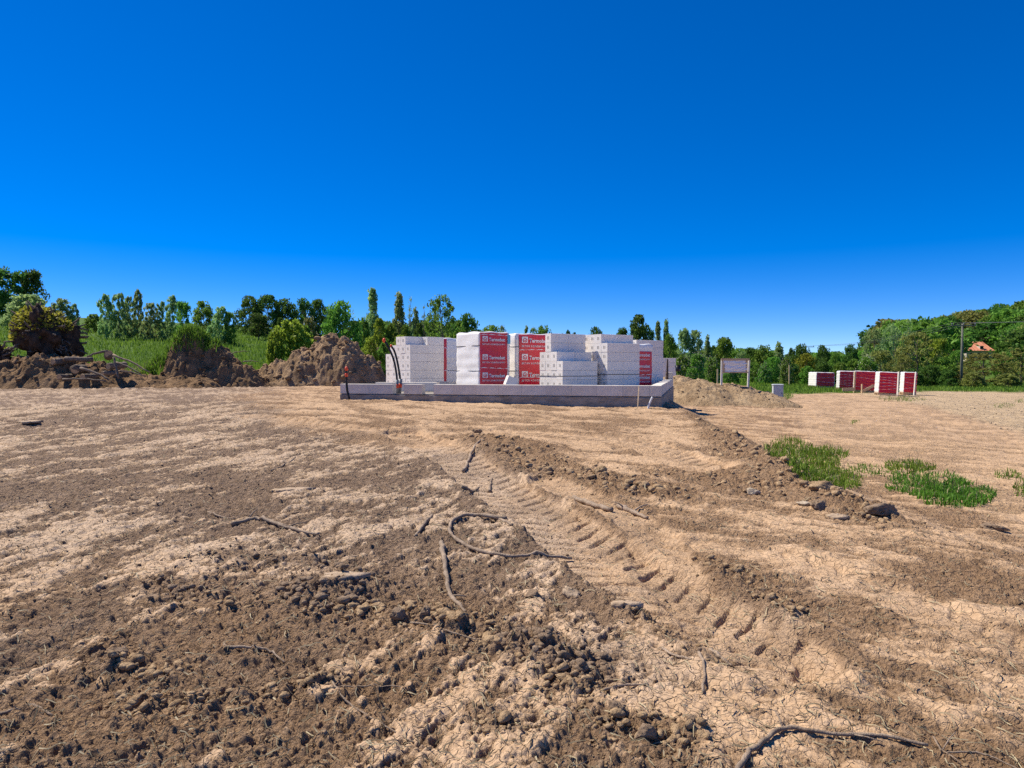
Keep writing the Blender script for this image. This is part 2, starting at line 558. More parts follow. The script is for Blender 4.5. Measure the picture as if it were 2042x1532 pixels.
def leaf_material(name, c1, c2, trans=0.52, rand=0.4):
    m, nt, b = newmat(name)
    geo = N(nt, 'ShaderNodeNewGeometry'); oi = N(nt, 'ShaderNodeObjectInfo')
    col = ramp(nt, geo.outputs['Random Per Island'], [(0.0, c1), (1.0, c2)])
    h = N(nt, 'ShaderNodeHueSaturation')
    nt.links.new(col, h.inputs['Color'])
    nt.links.new(math_(nt, 'MULTIPLY_ADD', oi.outputs['Random'], rand, 1 - rand / 2), h.inputs['Value'])
    nt.links.new(math_(nt, 'MULTIPLY_ADD', oi.outputs['Random'], 0.05, 0.475), h.inputs['Hue'])
    nt.links.new(h.outputs[0], b.inputs['Base Color'])
    b.inputs['Roughness'].default_value = 0.55
    b.inputs['Specular IOR Level'].default_value = 0.15
    tr = N(nt, 'ShaderNodeBsdfTranslucent'); nt.links.new(h.outputs[0], tr.inputs['Color'])
    mx = N(nt, 'ShaderNodeMixShader'); mx.inputs[0].default_value = trans
    out = nt.nodes['Material Output']
    nt.links.new(b.outputs[0], mx.inputs[1]); nt.links.new(tr.outputs[0], mx.inputs[2]); nt.links.new(mx.outputs[0], out.inputs['Surface'])
    return m


M = {}
M['soil'] = soil_material()
M['clod_loam'] = simple('clod_loam', (0.19, 0.127, 0.082), (0.40, 0.287, 0.195), 22, 0.95, 0.9, 90, 0.15, 0.1)
M['clod_sand'] = simple('clod_sand', (0.24, 0.155, 0.085), (0.52, 0.36, 0.21), 22, 0.95, 0.9, 90, 0.15, 0.1)
M['heap_dark'] = simple('heap_dark', (0.11, 0.064, 0.032), (0.36, 0.225, 0.122), 2.2, 0.95, 1.0, 14, 0, 0.1, detail=10, bdist=0.10)
M['heap_brown'] = simple('heap_brown', (0.17, 0.105, 0.056), (0.47, 0.315, 0.185), 2.2, 0.95, 1.0, 14, 0, 0.1, detail=10, bdist=0.10)
M['heap_sand'] = simple('heap_sand', (0.24, 0.155, 0.085), (0.52, 0.37, 0.22), 2.0, 0.95, 1.0, 14, 0, 0.1, detail=10, bdist=0.10)
M['block'] = simple('aerated_concrete', (0.82, 0.755, 0.68), (0.88, 0.82, 0.75), 5, 0.9, 0.25, 160, 0.10, 0.2)
M['block_grey'] = simple('weathered_block', (0.62, 0.56, 0.485), (0.76, 0.695, 0.61), 5, 0.9, 0.25, 160, 0.16, 0.2)
M['pocket'] = simple('grip_pocket', (0.30, 0.28, 0.27), (0.36, 0.34, 0.33), 5, 0.95)
M['concrete'] = simple('slab_concrete', (0.20, 0.168, 0.135), (0.44, 0.385, 0.325), 3.0, 0.9, 0.5, 30, 0, 0.2, stretch=(1, 1, 2.5), detail=9)
M['film'] = simple('white_film', (0.83, 0.785, 0.73), (0.90, 0.86, 0.81), 6, 0.28, 0.35, 14, 0, 0.5)
M['film_red'] = simple('red_film', (0.60, 0.008, 0.030), (0.70, 0.014, 0.045), 4, 0.30, 0.30, 10, 0, 0.5)
M['print_white'] = simple('white_print', (0.80, 0.76, 0.76), (0.86, 0.83, 0.83), 6, 0.35)
M['print_dark'] = simple('maroon_print', (0.16, 0.02, 0.03), (0.2, 0.03, 0.04), 6, 0.4)
M['strap'] = simple('strap_black', (0.03, 0.03, 0.035), (0.05, 0.05, 0.055), 6, 0.4)
M['sticker'] = simple('blue_label', (0.10, 0.42, 0.60), (0.16, 0.50, 0.66), 20, 0.4)
M['wood'] = simple('pale_timber', (0.42, 0.28, 0.16), (0.62, 0.45, 0.28), 6, 0.8, 0.3, 40, 0.2, stretch=(1, 1, 8))
M['wood_white'] = simple('white_timber', (0.72, 0.66, 0.56), (0.82, 0.77, 0.68), 6, 0.7)
M['bark'] = simple('bark', (0.10, 0.072, 0.052), (0.24, 0.185, 0.14), 14, 0.9, 0.8, 60, 0.2)
M['stick'] = simple('dry_stick', (0.20, 0.14, 0.095), (0.44, 0.33, 0.235), 10, 0.9, 0.7, 70, 0.35)
M['cutwood'] = simple('cut_wood', (0.42, 0.25, 0.12), (0.60, 0.40, 0.22), 14, 0.85)
M['black_plastic'] = simple('black_plastic', (0.012, 0.012, 0.014), (0.025, 0.025, 0.028), 5, 0.38)
M['grey_plastic'] = simple('grey_plastic', (0.17, 0.18, 0.19), (0.23, 0.24, 0.25), 5, 0.45)
M['white_plastic'] = simple('white_plastic', (0.68, 0.68, 0.67), (0.76, 0.76, 0.75), 5, 0.4)
M['orange'] = simple('orange_cap', (0.72, 0.075, 0.025), (0.82, 0.11, 0.04), 5, 0.45)
M['cabinet'] = simple('cabinet_grey', (0.47, 0.49, 0.50), (0.55, 0.57, 0.575), 5, 0.5)
M['board_film'] = simple('board_film', (0.80, 0.76, 0.72), (0.90, 0.87, 0.83), 5, 0.25, 0.5, 6)
M['steel'] = simple('rusty_steel', (0.06, 0.042, 0.035), (0.12, 0.085, 0.065), 12, 0.7)
M['pole'] = simple('pole_timber', (0.10, 0.105, 0.08), (0.18, 0.18, 0.14), 3, 0.9)
M['wire'] = simple('wire', (0.10, 0.10, 0.10), (0.14, 0.14, 0.14), 3, 0.5)
M['roof_tile'] = simple('roof_tile', (0.55, 0.19, 0.10), (0.75, 0.34, 0.20), 1.2, 0.85, 0.5, 6)
M['render_wall'] = simple('house_render', (0.50, 0.44, 0.36), (0.60, 0.54, 0.46), 2, 0.9)
M['glass'] = simple('dark_glass', (0.02, 0.025, 0.03), (0.03, 0.035, 0.04), 2, 0.1, spec=0.6)
M['stone'] = simple('pale_stone', (0.34, 0.26, 0.175), (0.52, 0.42, 0.31), 20, 0.9, 0.5, 60, 0.2)
L_ = leaf_material
M['leaf_mid'] = L_('leaf_mid', (0.085, 0.173, 0.024), (0.242, 0.406, 0.059))
M['leaf_dark'] = L_('leaf_dark', (0.046, 0.109, 0.021), (0.139, 0.255, 0.046))
M['leaf_silver'] = L_('leaf_silver', (0.155, 0.250, 0.086), (0.459, 0.586, 0.216))
M['leaf_bright'] = L_('leaf_bright', (0.161, 0.214, 0.020), (0.391, 0.427, 0.053))
M['leaf_olive'] = L_('leaf_olive', (0.146, 0.173, 0.037), (0.364, 0.382, 0.102))
M['leaf_yellow'] = L_('leaf_yellow', (0.228, 0.264, 0.029), (0.479, 0.502, 0.067))
M['blossom'] = L_('blossom', (0.45, 0.43, 0.28), (0.70, 0.66, 0.48))
M['grass'] = L_('grass_blade', (0.057, 0.128, 0.012), (0.194, 0.330, 0.036), 0.4, 0.1)
M['grass_meadow'] = L_('grass_meadow', (0.090, 0.172, 0.018), (0.234, 0.371, 0.045), 0.4, 0.1)
M['straw'] = L_('dry_straw', (0.36, 0.28, 0.15), (0.60, 0.48, 0.30), 0.2, 0.2)

M['fibre'] = L_('root_fibre', (0.07, 0.048, 0.032), (0.42, 0.32, 0.21), 0.1, 0.1)

# ------------------------------------------------------------------ ground, road and meadow: one sheet cut into its zones
def build_ground():
    fr = np.linspace(-43, 43, 800)
    side = np.concatenate([np.linspace(43, 80, 36)[1:], np.linspace(80, 280, 36)[1:-1], np.linspace(280, 317, 36)[:-1]])
    ang = np.radians(np.concatenate([fr, side]))
    rad = np.concatenate([[0.4, 0.9, 1.5, 1.9], np.geomspace(2.2, 18, 900)[:-1], np.geomspace(18, 60, 90)[:-1], np.geomspace(60, 2500, 55)])
    A, R = np.meshgrid(ang, rad)
    X, Y = R * np.sin(A), R * np.cos(A)
    f = fields_par(X.ravel(), Y.ravel())
    far = np.clip((R.ravel() - 300) / 600, 0, 1)
    z = f['z'] * (1 - far) + 0.0 * far
    V = np.stack([X.ravel(), Y.ravel(), z], 1)
    na, nr = len(ang), len(rad)
    i = np.arange(nr - 1)[:, None] * na; j = np.arange(na)[None, :]; j2 = (j + 1) % na
    F = np.stack([i + j, i + j2, i + na + j2, i + na + j], 2).reshape(-1, 4)[:, ::-1]
    g = f['green'][F].mean(1); rd = f['road'][F].mean(1)
    zone = np.where(g > 0.5, 2, np.where(rd > 0.5, 1, 0))
    # centre fan
    c = len(V)
    V = np.vstack([V, [[0, 0, V[:na, 2].mean()]]])
    at = {k: np.append(f[k], f[k][0]) for k in ('crust', 'sand', 'green', 'road', 'gravel')}
    for zi, (nm, kind) in enumerate((('ground', 'structure'), ('road', 'structure'), ('meadow', 'structure'))):
        FF = F[zone == zi]
        used = np.unique(FF)
        remap = np.full(len(V), -1, np.int64); remap[used] = np.arange(len(used))
        me = mesh_np(nm, V[used], remap[FF], True, {k: v[used] for k, v in at.items()})
        o = link(nm, me, mats=M['soil'])
        o['kind'] = kind
        o['label'] = ('bare scraped soil of the building plot', 'sandy haul road with faint wheel ruts', 'green meadow rising behind the plot')[zi]


build_ground()

# ------------------------------------------------------------------ clods
def ico(sub):
    import bmesh
    bm = bmesh.new(); bmesh.ops.create_icosphere(bm, subdivisions=sub, radius=1.0)
    V = np.array([v.co[:] for v in bm.verts]); F = np.array([[v.index for v in f.verts] for f in bm.faces]); bm.free()
    return V, F


ICO = {k: ico(k) for k in (1, 2, 3, 4, 5)}


def lump(sub, seed, rough=0.28):
    V, F = ICO[sub]
    r = np.random.default_rng(seed)
    d = np.ones(len(V))
    for k in range(7):
        ax = r.normal(size=3); ax /= np.linalg.norm(ax)
        d += rough * r.uniform(-0.6, 0.6) * np.sin(V @ ax * r.uniform(1.5, 4.5) + r.uniform(0, 6))
    d += r.normal(size=len(V)) * rough * 0.30
    for k in range(9):
        ax = r.normal(size=3); ax /= np.linalg.norm(ax)
        pr = V @ ax; lim = r.uniform(0.50, 0.80)
        d = np.where(pr * d > lim, lim / np.maximum(pr, 0.05), d)
    return V * d[:, None] * np.array([r.uniform(0.85, 1.2), r.uniform(0.75, 1.1), r.uniform(0.6, 0.85)]), F


def scatter_lumps(name, X, Y, Z, S, sub, mat, label, seed, sink=0.25):
    protos = [lump(sub, seed + k) for k in range(8)]
    Vs, Fs = [], []; off = 0
    r = np.random.default_rng(seed)
    for k, (pv, pf) in enumerate(protos):
        idx = np.arange(k, len(X), 8)
        if len(idx) == 0: continue
        a = r.random(len(idx)) * 6.283
        ca, sa = np.cos(a), np.sin(a)
        P = np.empty((len(idx), len(pv), 3))
        P[:, :, 0] = (pv[None, :, 0] * ca[:, None] - pv[None, :, 1] * sa[:, None]) * S[idx, None] + X[idx, None]
        P[:, :, 1] = (pv[None, :, 0] * sa[:, None] + pv[None, :, 1] * ca[:, None]) * S[idx, None] + Y[idx, None]
        P[:, :, 2] = pv[None, :, 2] * S[idx, None] + Z[idx, None] + S[idx, None] * (0.6 - sink - 0.2)
        FF = pf[None] + (np.arange(len(idx)) * len(pv))[:, None, None] + off
        Vs.append(P.reshape(-1, 3)); Fs.append(FF.reshape(-1, 3)); off += P.shape[0] * P.shape[1]
    me = mesh_np(name, np.vstack(Vs), np.vstack(Fs), False)
    o = link(name, me, mats=mat)
    return tag(o, label, None, None, 'stuff')


def ground_from(px, py):
    dx, dy, dz = pix_ray(px, py)
    t = np.full(len(px), 3.0)
    for _ in range(40):
        zz = macro(dx * t, dy * t)
        t = 0.5 * t + 0.5 * (EYE - zz) / np.maximum(-dz, 1e-3)
        t = np.clip(t, 1.5, 80)
    return dx * t, dy * t


def image_points(n, y0=812, y1=1600, x0=-160, x1=2200, power=1.0):
    """ground points spread so that near ones lie denser"""
    py = y0 + (y1 - y0) * rng.random(n) ** power
    px = x0 + (x1 - x0) * rng.random(n)
    return ground_from(px, py)


def build_clods():
    X, Y = image_points(130000)
    f = fields_par(X, Y)
    w = np.clip(0.015 + 0.07 * f['loose'] + 1.0 * f['clod'] ** 1.3, 0, 1) * (1 - f['green'])
    w *= np.where(f['road'] > 0.3, 0.12, 1)
    keep = rng.random(len(X)) < w * 0.50
    X, Y, Z, cl, sd = X[keep], Y[keep], f['z'][keep], f['clod'][keep], f['sand'][keep]
    u = rng.random(len(X))
    S = 0.004 + 0.008 * u ** 2 + cl * 0.042 * u ** 4 * np.clip(0.5 + 0.1 * Y, 0.7, 1.5) + 0.0007 * Y * (0.3 + u)
    big = S > 0.019
    dark = sd < 0.5
    for nm, sel, sub, mat, lab, sd_ in (
            ('loam_crumbs', ~big & dark, 1, 'clod_loam', 'small grey-brown soil crumbs strewn over the dark ground', 100),
            ('sand_crumbs', ~big & ~dark, 1, 'clod_sand', 'small tan soil crumbs strewn over the sandy ground', 200),
            ('loam_clods', big & dark, 2, 'clod_loam', 'dark brown clods in bands across the ploughed-up soil', 300),
            ('sand_clods', big & ~dark, 2, 'clod_sand', 'tan clods along the crumbling edge of the plot', 400)):
        ids = np.where(sel)[0]
        if sub == 2: ids = ids[np.argsort(-S[ids])][:1500]
        if sub == 1: ids = ids[:7000]
        scatter_lumps(nm, X[ids], Y[ids], Z[ids], S[ids], sub, M[mat], lab, sd_)
    # torn rootlets and straw pressed into the soil
    n = 5200
    X, Y = image_points(n, 815, 1580)
    L = rng.uniform(0.03, 0.13, n) * (0.6 + 0.05 * Y); a = rng.uniform(0, 6.283, n); bend = rng.uniform(-0.9, 0.9, n)
    Wd = rng.uniform(0.0012, 0.0030, n) * (0.7 + 0.14 * Y)
    P = []
    for k in range(4):
        t = k / 3; aa = a + bend * t
        P.append((X + np.cos(aa) * L * t, Y + np.sin(aa) * L * t))
    f_ = fields_par(np.concatenate([p[0] for p in P]), np.concatenate([p[1] for p in P]))
    Zs = f_['z'].reshape(4, n) + 0.006 + 0.010 * rng.random((4, n))
    ok = f_['green'][:n] < 0.3
    Vs = []
    for k in range(4):
        aa = a + bend * k / 3
        w = Wd * (1 - 0.22 * k)
        for sg_ in (-1, 1):
            Vs.append(np.stack([P[k][0] - np.sin(aa) * w * sg_, P[k][1] + np.cos(aa) * w * sg_, Zs[k] + 0.0012 * sg_], 1))
    V = np.stack(Vs, 1)[ok].reshape(-1, 3)
    b = np.arange(int(ok.sum()))[:, None] * 8
    F = np.concatenate([b + [2 * k, 2 * k + 1, 2 * k + 3, 2 * k + 2] for k in range(3)], 0)
    tag(link('rootlets', mesh_np('rootlets', V, F, False), mats=M['fibre']), 'fine torn rootlets and straw strewn over the bare soil', None, None, 'stuff')
    # pale gravel on the right, beyond the road
    X, Y = image_points(16000, 775, 960, 1500, 2200, 1.3)
    f = fields(X, Y)
    keep = rng.random(len(X)) < f['gravel'] * 0.4
    X, Y, Z = X[keep][:3500], Y[keep][:3500], f['z'][keep][:3500]
    scatter_lumps('gravel', X, Y, Z, 0.012 + 0.035 * rng.random(len(X)) ** 2, 1, M['stone'], 'pale rubble gravel spread beside the sandy road', 500)


build_clods()

# ------------------------------------------------------------------ foundation slab and first course
Bc = at(1319, 791, 15.5); Ac = at(678, 786.5, 17.4)
SLAB_Z = 0.97
A2, B2 = np.array([Ac.x, Ac.y]), np.array([Bc.x, Bc.y])
WD = (B2 - A2) / np.linalg.norm(B2 - A2); WN = np.array([-WD[1], WD[0]])     # along the front wall, into the house
WLEN = float(np.linalg.norm(B2 - A2)); HDEP = 10.5
WANG = math.atan2(WD[1], WD[0])


def wall_s(px, off=0.0):
    """distance along the front wall of a picture column"""
    a = (px - CXP) / FPX
    o = A2 + WN * off
    return float((a * o[1] - o[0]) / (WD[0] - a * WD[1]))


def on_slab(s, d, z=SLAB_Z):
    p = A2 + WD * s + WN * d
    return Vector((p[0], p[1], z))


def build_slab():
    t = thing('foundation_slab', 'grey concrete foundation slab under the white block course', 'foundation', on_slab(0, 0, 0), WANG)
    mb = MB()
    n = 60
    # front and side faces with slightly uneven edges
    prof = [(0, 0), (WLEN, 0), (WLEN, HDEP), (0, HDEP)]
    ring = []
    for (ax, ay), (bx, by) in zip(prof, prof[1:] + prof[:1]):
        for k in range(n):
            u = k / n; ring.append((ax + (bx - ax) * u, ay + (by - ay) * u))
    r = random.Random(3)
    vs, fs = [], []
    m = len(ring)
    for lvl, z in enumerate((-0.2, 0.55, 0.80, SLAB_Z - 0.035, SLAB_Z - 0.012, SLAB_Z)):
        for (x, y) in ring:
            e = r.uniform(-0.006, 0.006) if lvl not in (5,) else 0.0
            sx = 1 if x > WLEN / 2 else -1; sy = 1 if y > HDEP / 2 else -1
            ins = 0.012 if lvl == 5 else 0
            vs.append((x + (e - ins) * sx, y + (e - ins) * sy, z + (r.uniform(-0.004, 0.004) if lvl > 2 else 0)))
    for l in range(5):
        for k in range(m):
            fs.append((l * m + k, l * m + (k + 1) % m, (l + 1) * m + (k + 1) % m, (l + 1) * m + k))
    fs.append(tuple(5 * m + k for k in range(m)))
    mb.add(vs, fs)
    link('concrete_edge', mb.mesh('concrete_edge'), t, M['concrete'])
    # bitumen felt line on top of the slab edge, under the blocks
    mb = MB(); mb.box(0.02, WLEN - 0.02, 0.012, 0.30, SLAB_Z + 0.003, SLAB_Z + 0.012)
    link('damp_proof_strip', mb.mesh('damp_proof_strip'), t, M['strap'])
    # muddy footing lip at the corner
    mb = MB(); mb.box(WLEN - 0.65, WLEN + 0.06, -0.09, 0.3, 0.4, 0.735)
    link('footing_lip', mb.mesh('footing_lip'), t, M['concrete'])
    return t


SLAB = build_slab()


def block_mesh(name, L, T, Hh, pockets=True):
    """a block with its long side on x, with two small grip pockets in each end face"""
    mb = MB()
    ch = 0.006
    # long faces with chamfered edges
    y0, y1, z0, z1 = 0, T, 0, Hh
    mb.add([(0, y0, z0 + ch), (L, y0, z0 + ch), (L, y0, z1 - ch), (0, y0, z1 - ch), (0, y1, z0 + ch), (L, y1, z0 + ch), (L, y1, z1 - ch), (0, y1, z1 - ch),
            (0, y0 + ch, z0), (L, y0 + ch, z0), (L, y1 - ch, z0), (0, y1 - ch, z0), (0, y0 + ch, z1), (L, y0 + ch, z1), (L, y1 - ch, z1), (0, y1 - ch, z1)],
           [(0, 1, 2, 3), (5, 4, 7, 6), (9, 8, 11, 10), (12, 13, 14, 15), (8, 9, 1, 0), (3, 2, 13, 12), (4, 5, 10, 11), (15, 14, 6, 7)])
    ys = [0, T * 0.355, T * 0.44, T * 0.56, T * 0.645, T]; zs = [0, Hh * 0.33, Hh * 0.68, Hh]
    for x, sg in ((0.0, 1), (L, -1)):
        for a in range(5):
            for b in range(3):
                q = [(x, ys[a], zs[b]), (x, ys[a + 1], zs[b]), (x, ys[a + 1], zs[b + 1]), (x, ys[a], zs[b + 1])]
                if sg > 0: q = [q[0], q[3], q[2], q[1]]
                if pockets and b == 1 and a in (1, 3):
                    dp = x + sg * 0.035
                    tp = 0.35 if a == 1 else -0.35
                    i = [(dp, p[1], p[2] + tp * 0.0) for p in q]
                    mb.add(q + i, [(0, 1, 5, 4), (1, 2, 6, 5), (2, 3, 7, 6), (3, 0, 4, 7), (4, 5, 6, 7)], 1)
                else:
                    mb.add(q, [(0, 1, 2, 3)])
    return mb.mesh(name)


BL, BT, BH = 0.59, 0.24, 0.24
BLOCK = block_mesh('block', BL - 0.004, BT - 0.004, BH - 0.003)
for m_ in ('block', 'pocket'): BLOCK.materials.append(M[m_])
BLOCK_W = block_mesh('wall_block', BL - 0.004, BT - 0.004, BH - 0.002, False)
for m_ in ('block_grey', 'pocket'): BLOCK_W.materials.append(M[m_])


def build_course():
    t = thing('block_wall', 'low first course of grey-white blocks along the slab edge', 'wall', on_slab(0, 0, SLAB_Z), WANG)

    def blk(s0, s1, d, side=False, z=0.014, tilt=0.0):
        o = bpy.data.objects.new('block', BLOCK_W); COL.objects.link(o); o.parent = t
        if side:
            o.location = (d + BT, s0, z); o.rotation_euler = (0, 0, math.pi / 2 + random.uniform(-0.004, 0.004))
        else:
            o.location = (s0, d + random.uniform(-0.005, 0.005), z); o.rotation_euler = (tilt, 0, random.uniform(-0.004, 0.004))
        o.scale = ((s1 - s0 - 0.003) / (BL - 0.004), 1, 1 + random.uniform(-0.006, 0.006))
        return o
    cols = [864, 904, 949, 994, 1040, 1089, 1139, 1190, 1242, 1274, 1295, 1319]
    s = [wall_s(c) for c in cols]; s[-1] = WLEN
    for a, b in zip(s[:-1], s[1:]): blk(a, b, 0.012)
    blk(wall_s(805), wall_s(841), 0.012)
    blk(0.0, wall_s(733), 0.012); blk(wall_s(733), wall_s(782), 0.012)
    # right side wall, back wall, left return and an inner row
    y = 0.27
    while y < HDEP - 0.3:
        l = min(BL, HDEP - y); blk(y, y + l, WLEN - BT - 0.012, True); y += l
    x = 2.2
    while x < WLEN - 0.3:
        l = min(BL, WLEN - 0.26 - x)
        if l > 0.1: blk(x, x + l, HDEP - 0.26)
        x += BL
    for k in range(3): blk(-0.02 + k * BL, -0.02 + (k + 1) * BL, 2.05)
    for k in range(2): blk(0.9 + k * BL, 0.9 + (k + 1) * BL, 3.6)
    # second course at the far right corner
    blk(HDEP - 0.95, HDEP - 0.36, WLEN - BT - 0.012, True, 0.256)
    blk(HDEP - 1.54, HDEP - 0.95, WLEN - BT - 0.012, True, 0.256)


build_course()

# ------------------------------------------------------------------ block packs
TXT = {}


def text_mesh(body, size, bold=0.0, spacing=1.0):
    key = (body, size, bold, spacing)
    if key in TXT: return TXT[key]
    cu = bpy.data.curves.new('lettering', 'FONT')
    cu.body = body; cu.size = size; cu.offset = bold; cu.space_character = spacing; cu.resolution_u = 3
    ob = bpy.data.objects.new('lettering_source', cu); COL.objects.link(ob)
    dg = bpy.context.evaluated_depsgraph_get()
    me = bpy.data.meshes.new_from_object(ob.evaluated_get(dg))
    COL.objects.unlink(ob); bpy.data.objects.remove(ob); bpy.data.curves.remove(cu)
    v = np.empty(len(me.vertices) * 3, np.float32); me.vertices.foreach_get('co', v)
    v = v.reshape(-1, 3)
    v[:, 0] -= v[:, 0].min()
    w = v[:, 0].max()
    out = np.stack([v[:, 0], np.zeros(len(v)), v[:, 1]], 1)     # upright: x right, z up, facing -y
    me.vertices.foreach_set('co', np.ascontiguousarray(out, np.float32).ravel()); me.update()
    me.materials.clear(); me.materials.append(M['print_white'])
    me.name = 'lettering'
    TXT[key] = (me, float(w))
    return TXT[key]


def logo_meshes():
    s = MB(); s.add([(0, 0, 0), (1, 0, 0), (1, 0, 1), (0, 0, 1)], [(0, 1, 2, 3)])
    sq = s.mesh('logo_square'); sq.materials.append(M['print_white'])
    h = MB()
    # gabled outline with an inner arch
    def strip(pts, w):
        for (ax, az), (bx, bz) in zip(pts[:-1], pts[1:]):
            dx, dz = bx - ax, bz - az; l = math.hypot(dx, dz); nx, nz = -dz / l * w / 2, dx / l * w / 2
            h.add([(ax - nx, -0.004, az - nz), (bx - nx, -0.004, bz - nz), (bx + nx, -0.004, bz + nz), (ax + nx, -0.004, az + nz)], [(0, 1, 2, 3)])
    strip([(0.14, 0.46), (0.5, 0.80), (0.86, 0.46)], 0.10)
    strip([(0.24, 0.50), (0.24, 0.16), (0.76, 0.16), (0.76, 0.50)], 0.09)
    strip([(0.40, 0.18), (0.40, 0.40), (0.60, 0.40), (0.60, 0.18)], 0.08)
    hm = h.mesh('logo_house'); hm.materials.append(M['film_red'])
    return sq, hm


LOGO_SQ, LOGO_HOUSE = logo_meshes()


def pallet_mesh(w, d, h=0.115):
    mb = MB()
    for k in range(3):
        y = k * (d - 0.10) / 2
        mb.box(0, w, y, y + 0.10, 0.022, h - 0.024)
        mb.box(0, w, y, y + 0.10, 0, 0.02)
    n = 7
    for k in range(n):
        x = k * (w - 0.10) / (n - 1)
        mb.box(x, x + 0.10, 0, d, h - 0.022, h)
    return mb.mesh('pallet_base')


def strap_mesh(x0, x1, y0, y1, z, wd=0.016):
    mb = MB(); e = 0.004
    for (a, b, c, d) in ((x0 - e, x1 + e, y0 - e, y0 - e + 0.002), (x0 - e, x1 + e, y1 + e - 0.002, y1 + e), (x0 - e, x0 - e + 0.002, y0, y1), (x1 + e - 0.002, x1 + e, y0, y1)):
        mb.box(a, b, c, d, z - wd / 2, z + wd / 2)
    return mb.mesh('strap')


PAL_H = 0.10


def loose_pack(label, corner, Y, ang, heights, base, straps=(), left_of_row=None, group=None, cols=2):
    """open pack: heights[row][col] in courses, row 0 at the front; every block is a part"""
    loc = (float((corner - CXP) / FPX * Y), Y, base)
    t = thing('block_pack', label, 'block pack', loc, math.radians(ang), group)
    rows = len(heights)
    p = link('pallet_base', pallet_mesh(cols * BL, rows * BT, PAL_H), t, M['wood'])
    for r_ in range(rows):
        for c in range(cols):
            n = heights[r_][c]
            for k in range(n):
                inner = (0 < r_ < rows - 1) and k < n - 1 and all(
                    heights[rr][c] > k for rr in (r_ - 1, r_ + 1)) and 0 < c < cols - 1
                if inner: continue
                o = bpy.data.objects.new('block', BLOCK); COL.objects.link(o); o.parent = t
                j = 0.004
                o.location = (c * BL + 0.002 + random.uniform(-j, j), r_ * BT + 0.002 + random.uniform(-j, j) * 0.5, PAL_H + k * BH + 0.001)
                o.rotation_euler = (0, 0, random.uniform(-0.006, 0.006))
    for (x0, x1, y0, y1, z) in straps:
        link('strap', strap_mesh(x0, x1, y0, y1, z), t, M['strap'])
    return t


def film_grid(w, d, h, seed, course=BH, amp=0.012, ripple=0.0):
    """closed shrink-film body round the blocks: x 0..w, y 0..d, z 0..h, bulging at every course"""
    nx, ny, nz = 18, 18, max(12, int(h / 0.06))
    V = []; F = []; idx = {}
    r = random.Random(seed)
    ph = [r.uniform(0, 6) for _ in range(8)]

    def vid(i, j, k):
        key = (i, j, k)
        if key in idx: return idx[key]
        x, y, z = w * i / nx, d * j / ny, h * k / nz
        zz = (z % course) / course
        sc = 0.5 * amp * (1 - abs(2 * zz - 1) ** 3) - 0.25 * amp
        wv = amp * 0.5 * math.sin(9 * x + 5 * z + ph[0]) * math.sin(7 * z + 6 * y + ph[1]) + amp * 0.3 * math.sin(23 * z + 4 * x + ph[2]) + ripple * math.sin(38 * z + 6 * x + ph[3] + 3 * math.sin(5 * x + ph[4]))
        q = sc + wv
        nxv = (-1 if i == 0 else 1 if i == nx else 0); nyv = (-1 if j == 0 else 1 if j == ny else 0)
        corner = nxv != 0 and nyv != 0
        x += nxv * (q - (0.008 if corner else 0)); y += nyv * (q - (0.008 if corner else 0))
        if k == nz: z += 0.015 * math.sin(11 * x + ph[5]) * math.sin(9 * y + ph[6]) + (0.02 if not (nxv or nyv) else -0.008)
        idx[key] = len(V); V.append((x, y, z)); return idx[key]
    for i in range(nx):
        for k in range(nz):
            F.append((vid(i, 0, k), vid(i + 1, 0, k), vid(i + 1, 0, k + 1), vid(i, 0, k + 1)))
            F.append((vid(i + 1, ny, k), vid(i, ny, k), vid(i, ny, k + 1), vid(i + 1, ny, k + 1)))
    for j in range(ny):
        for k in range(nz):
            F.append((vid(0, j + 1, k), vid(0, j, k), vid(0, j, k + 1), vid(0, j + 1, k + 1)))
            F.append((vid(nx, j, k), vid(nx, j + 1, k), vid(nx, j + 1, k + 1), vid(nx, j, k + 1)))
    for i in range(nx):
        for j in range(ny):
            F.append((vid(i, j, nz), vid(i + 1, j, nz), vid(i + 1, j + 1, nz), vid(i, j + 1, nz)))
            F.append((vid(i, j + 1, 0), vid(i + 1, j + 1, 0), vid(i + 1, j, 0), vid(i, j, 0)))
    return mesh_np('film_wrap', np.array(V), np.array(F), True)


def red_panel(x0, x1, z0, z1, seed, ripple):
    nx, nz = 16, 40
    r = random.Random(seed); ph = [r.uniform(0, 6) for _ in range(4)]
    V, F = [], []
    for k in range(nz + 1):
        for i in range(nx + 1):
            x = x0 + (x1 - x0) * i / nx; z = z0 + (z1 - z0) * k / nz
            q = 0.003 * math.sin(14 * z + 5 * x + ph[0]) + ripple * math.sin(36 * z + 7 * x + ph[1] + 2.5 * math.sin(5 * x + ph[2])) + 0.5 * ripple * math.sin(83 * z - 9 * x + ph[3])
            V.append((x + 0.004 * math.sin(9 * z + ph[2]), -0.021 - q - abs(ripple), z))
    for k in range(nz):
        for i in range(nx):
            a = k * (nx + 1) + i; F.append((a, a + 1, a + nx + 2, a + nx + 1))
    return mesh_np('red_print', np.array(V), np.array(F), True)


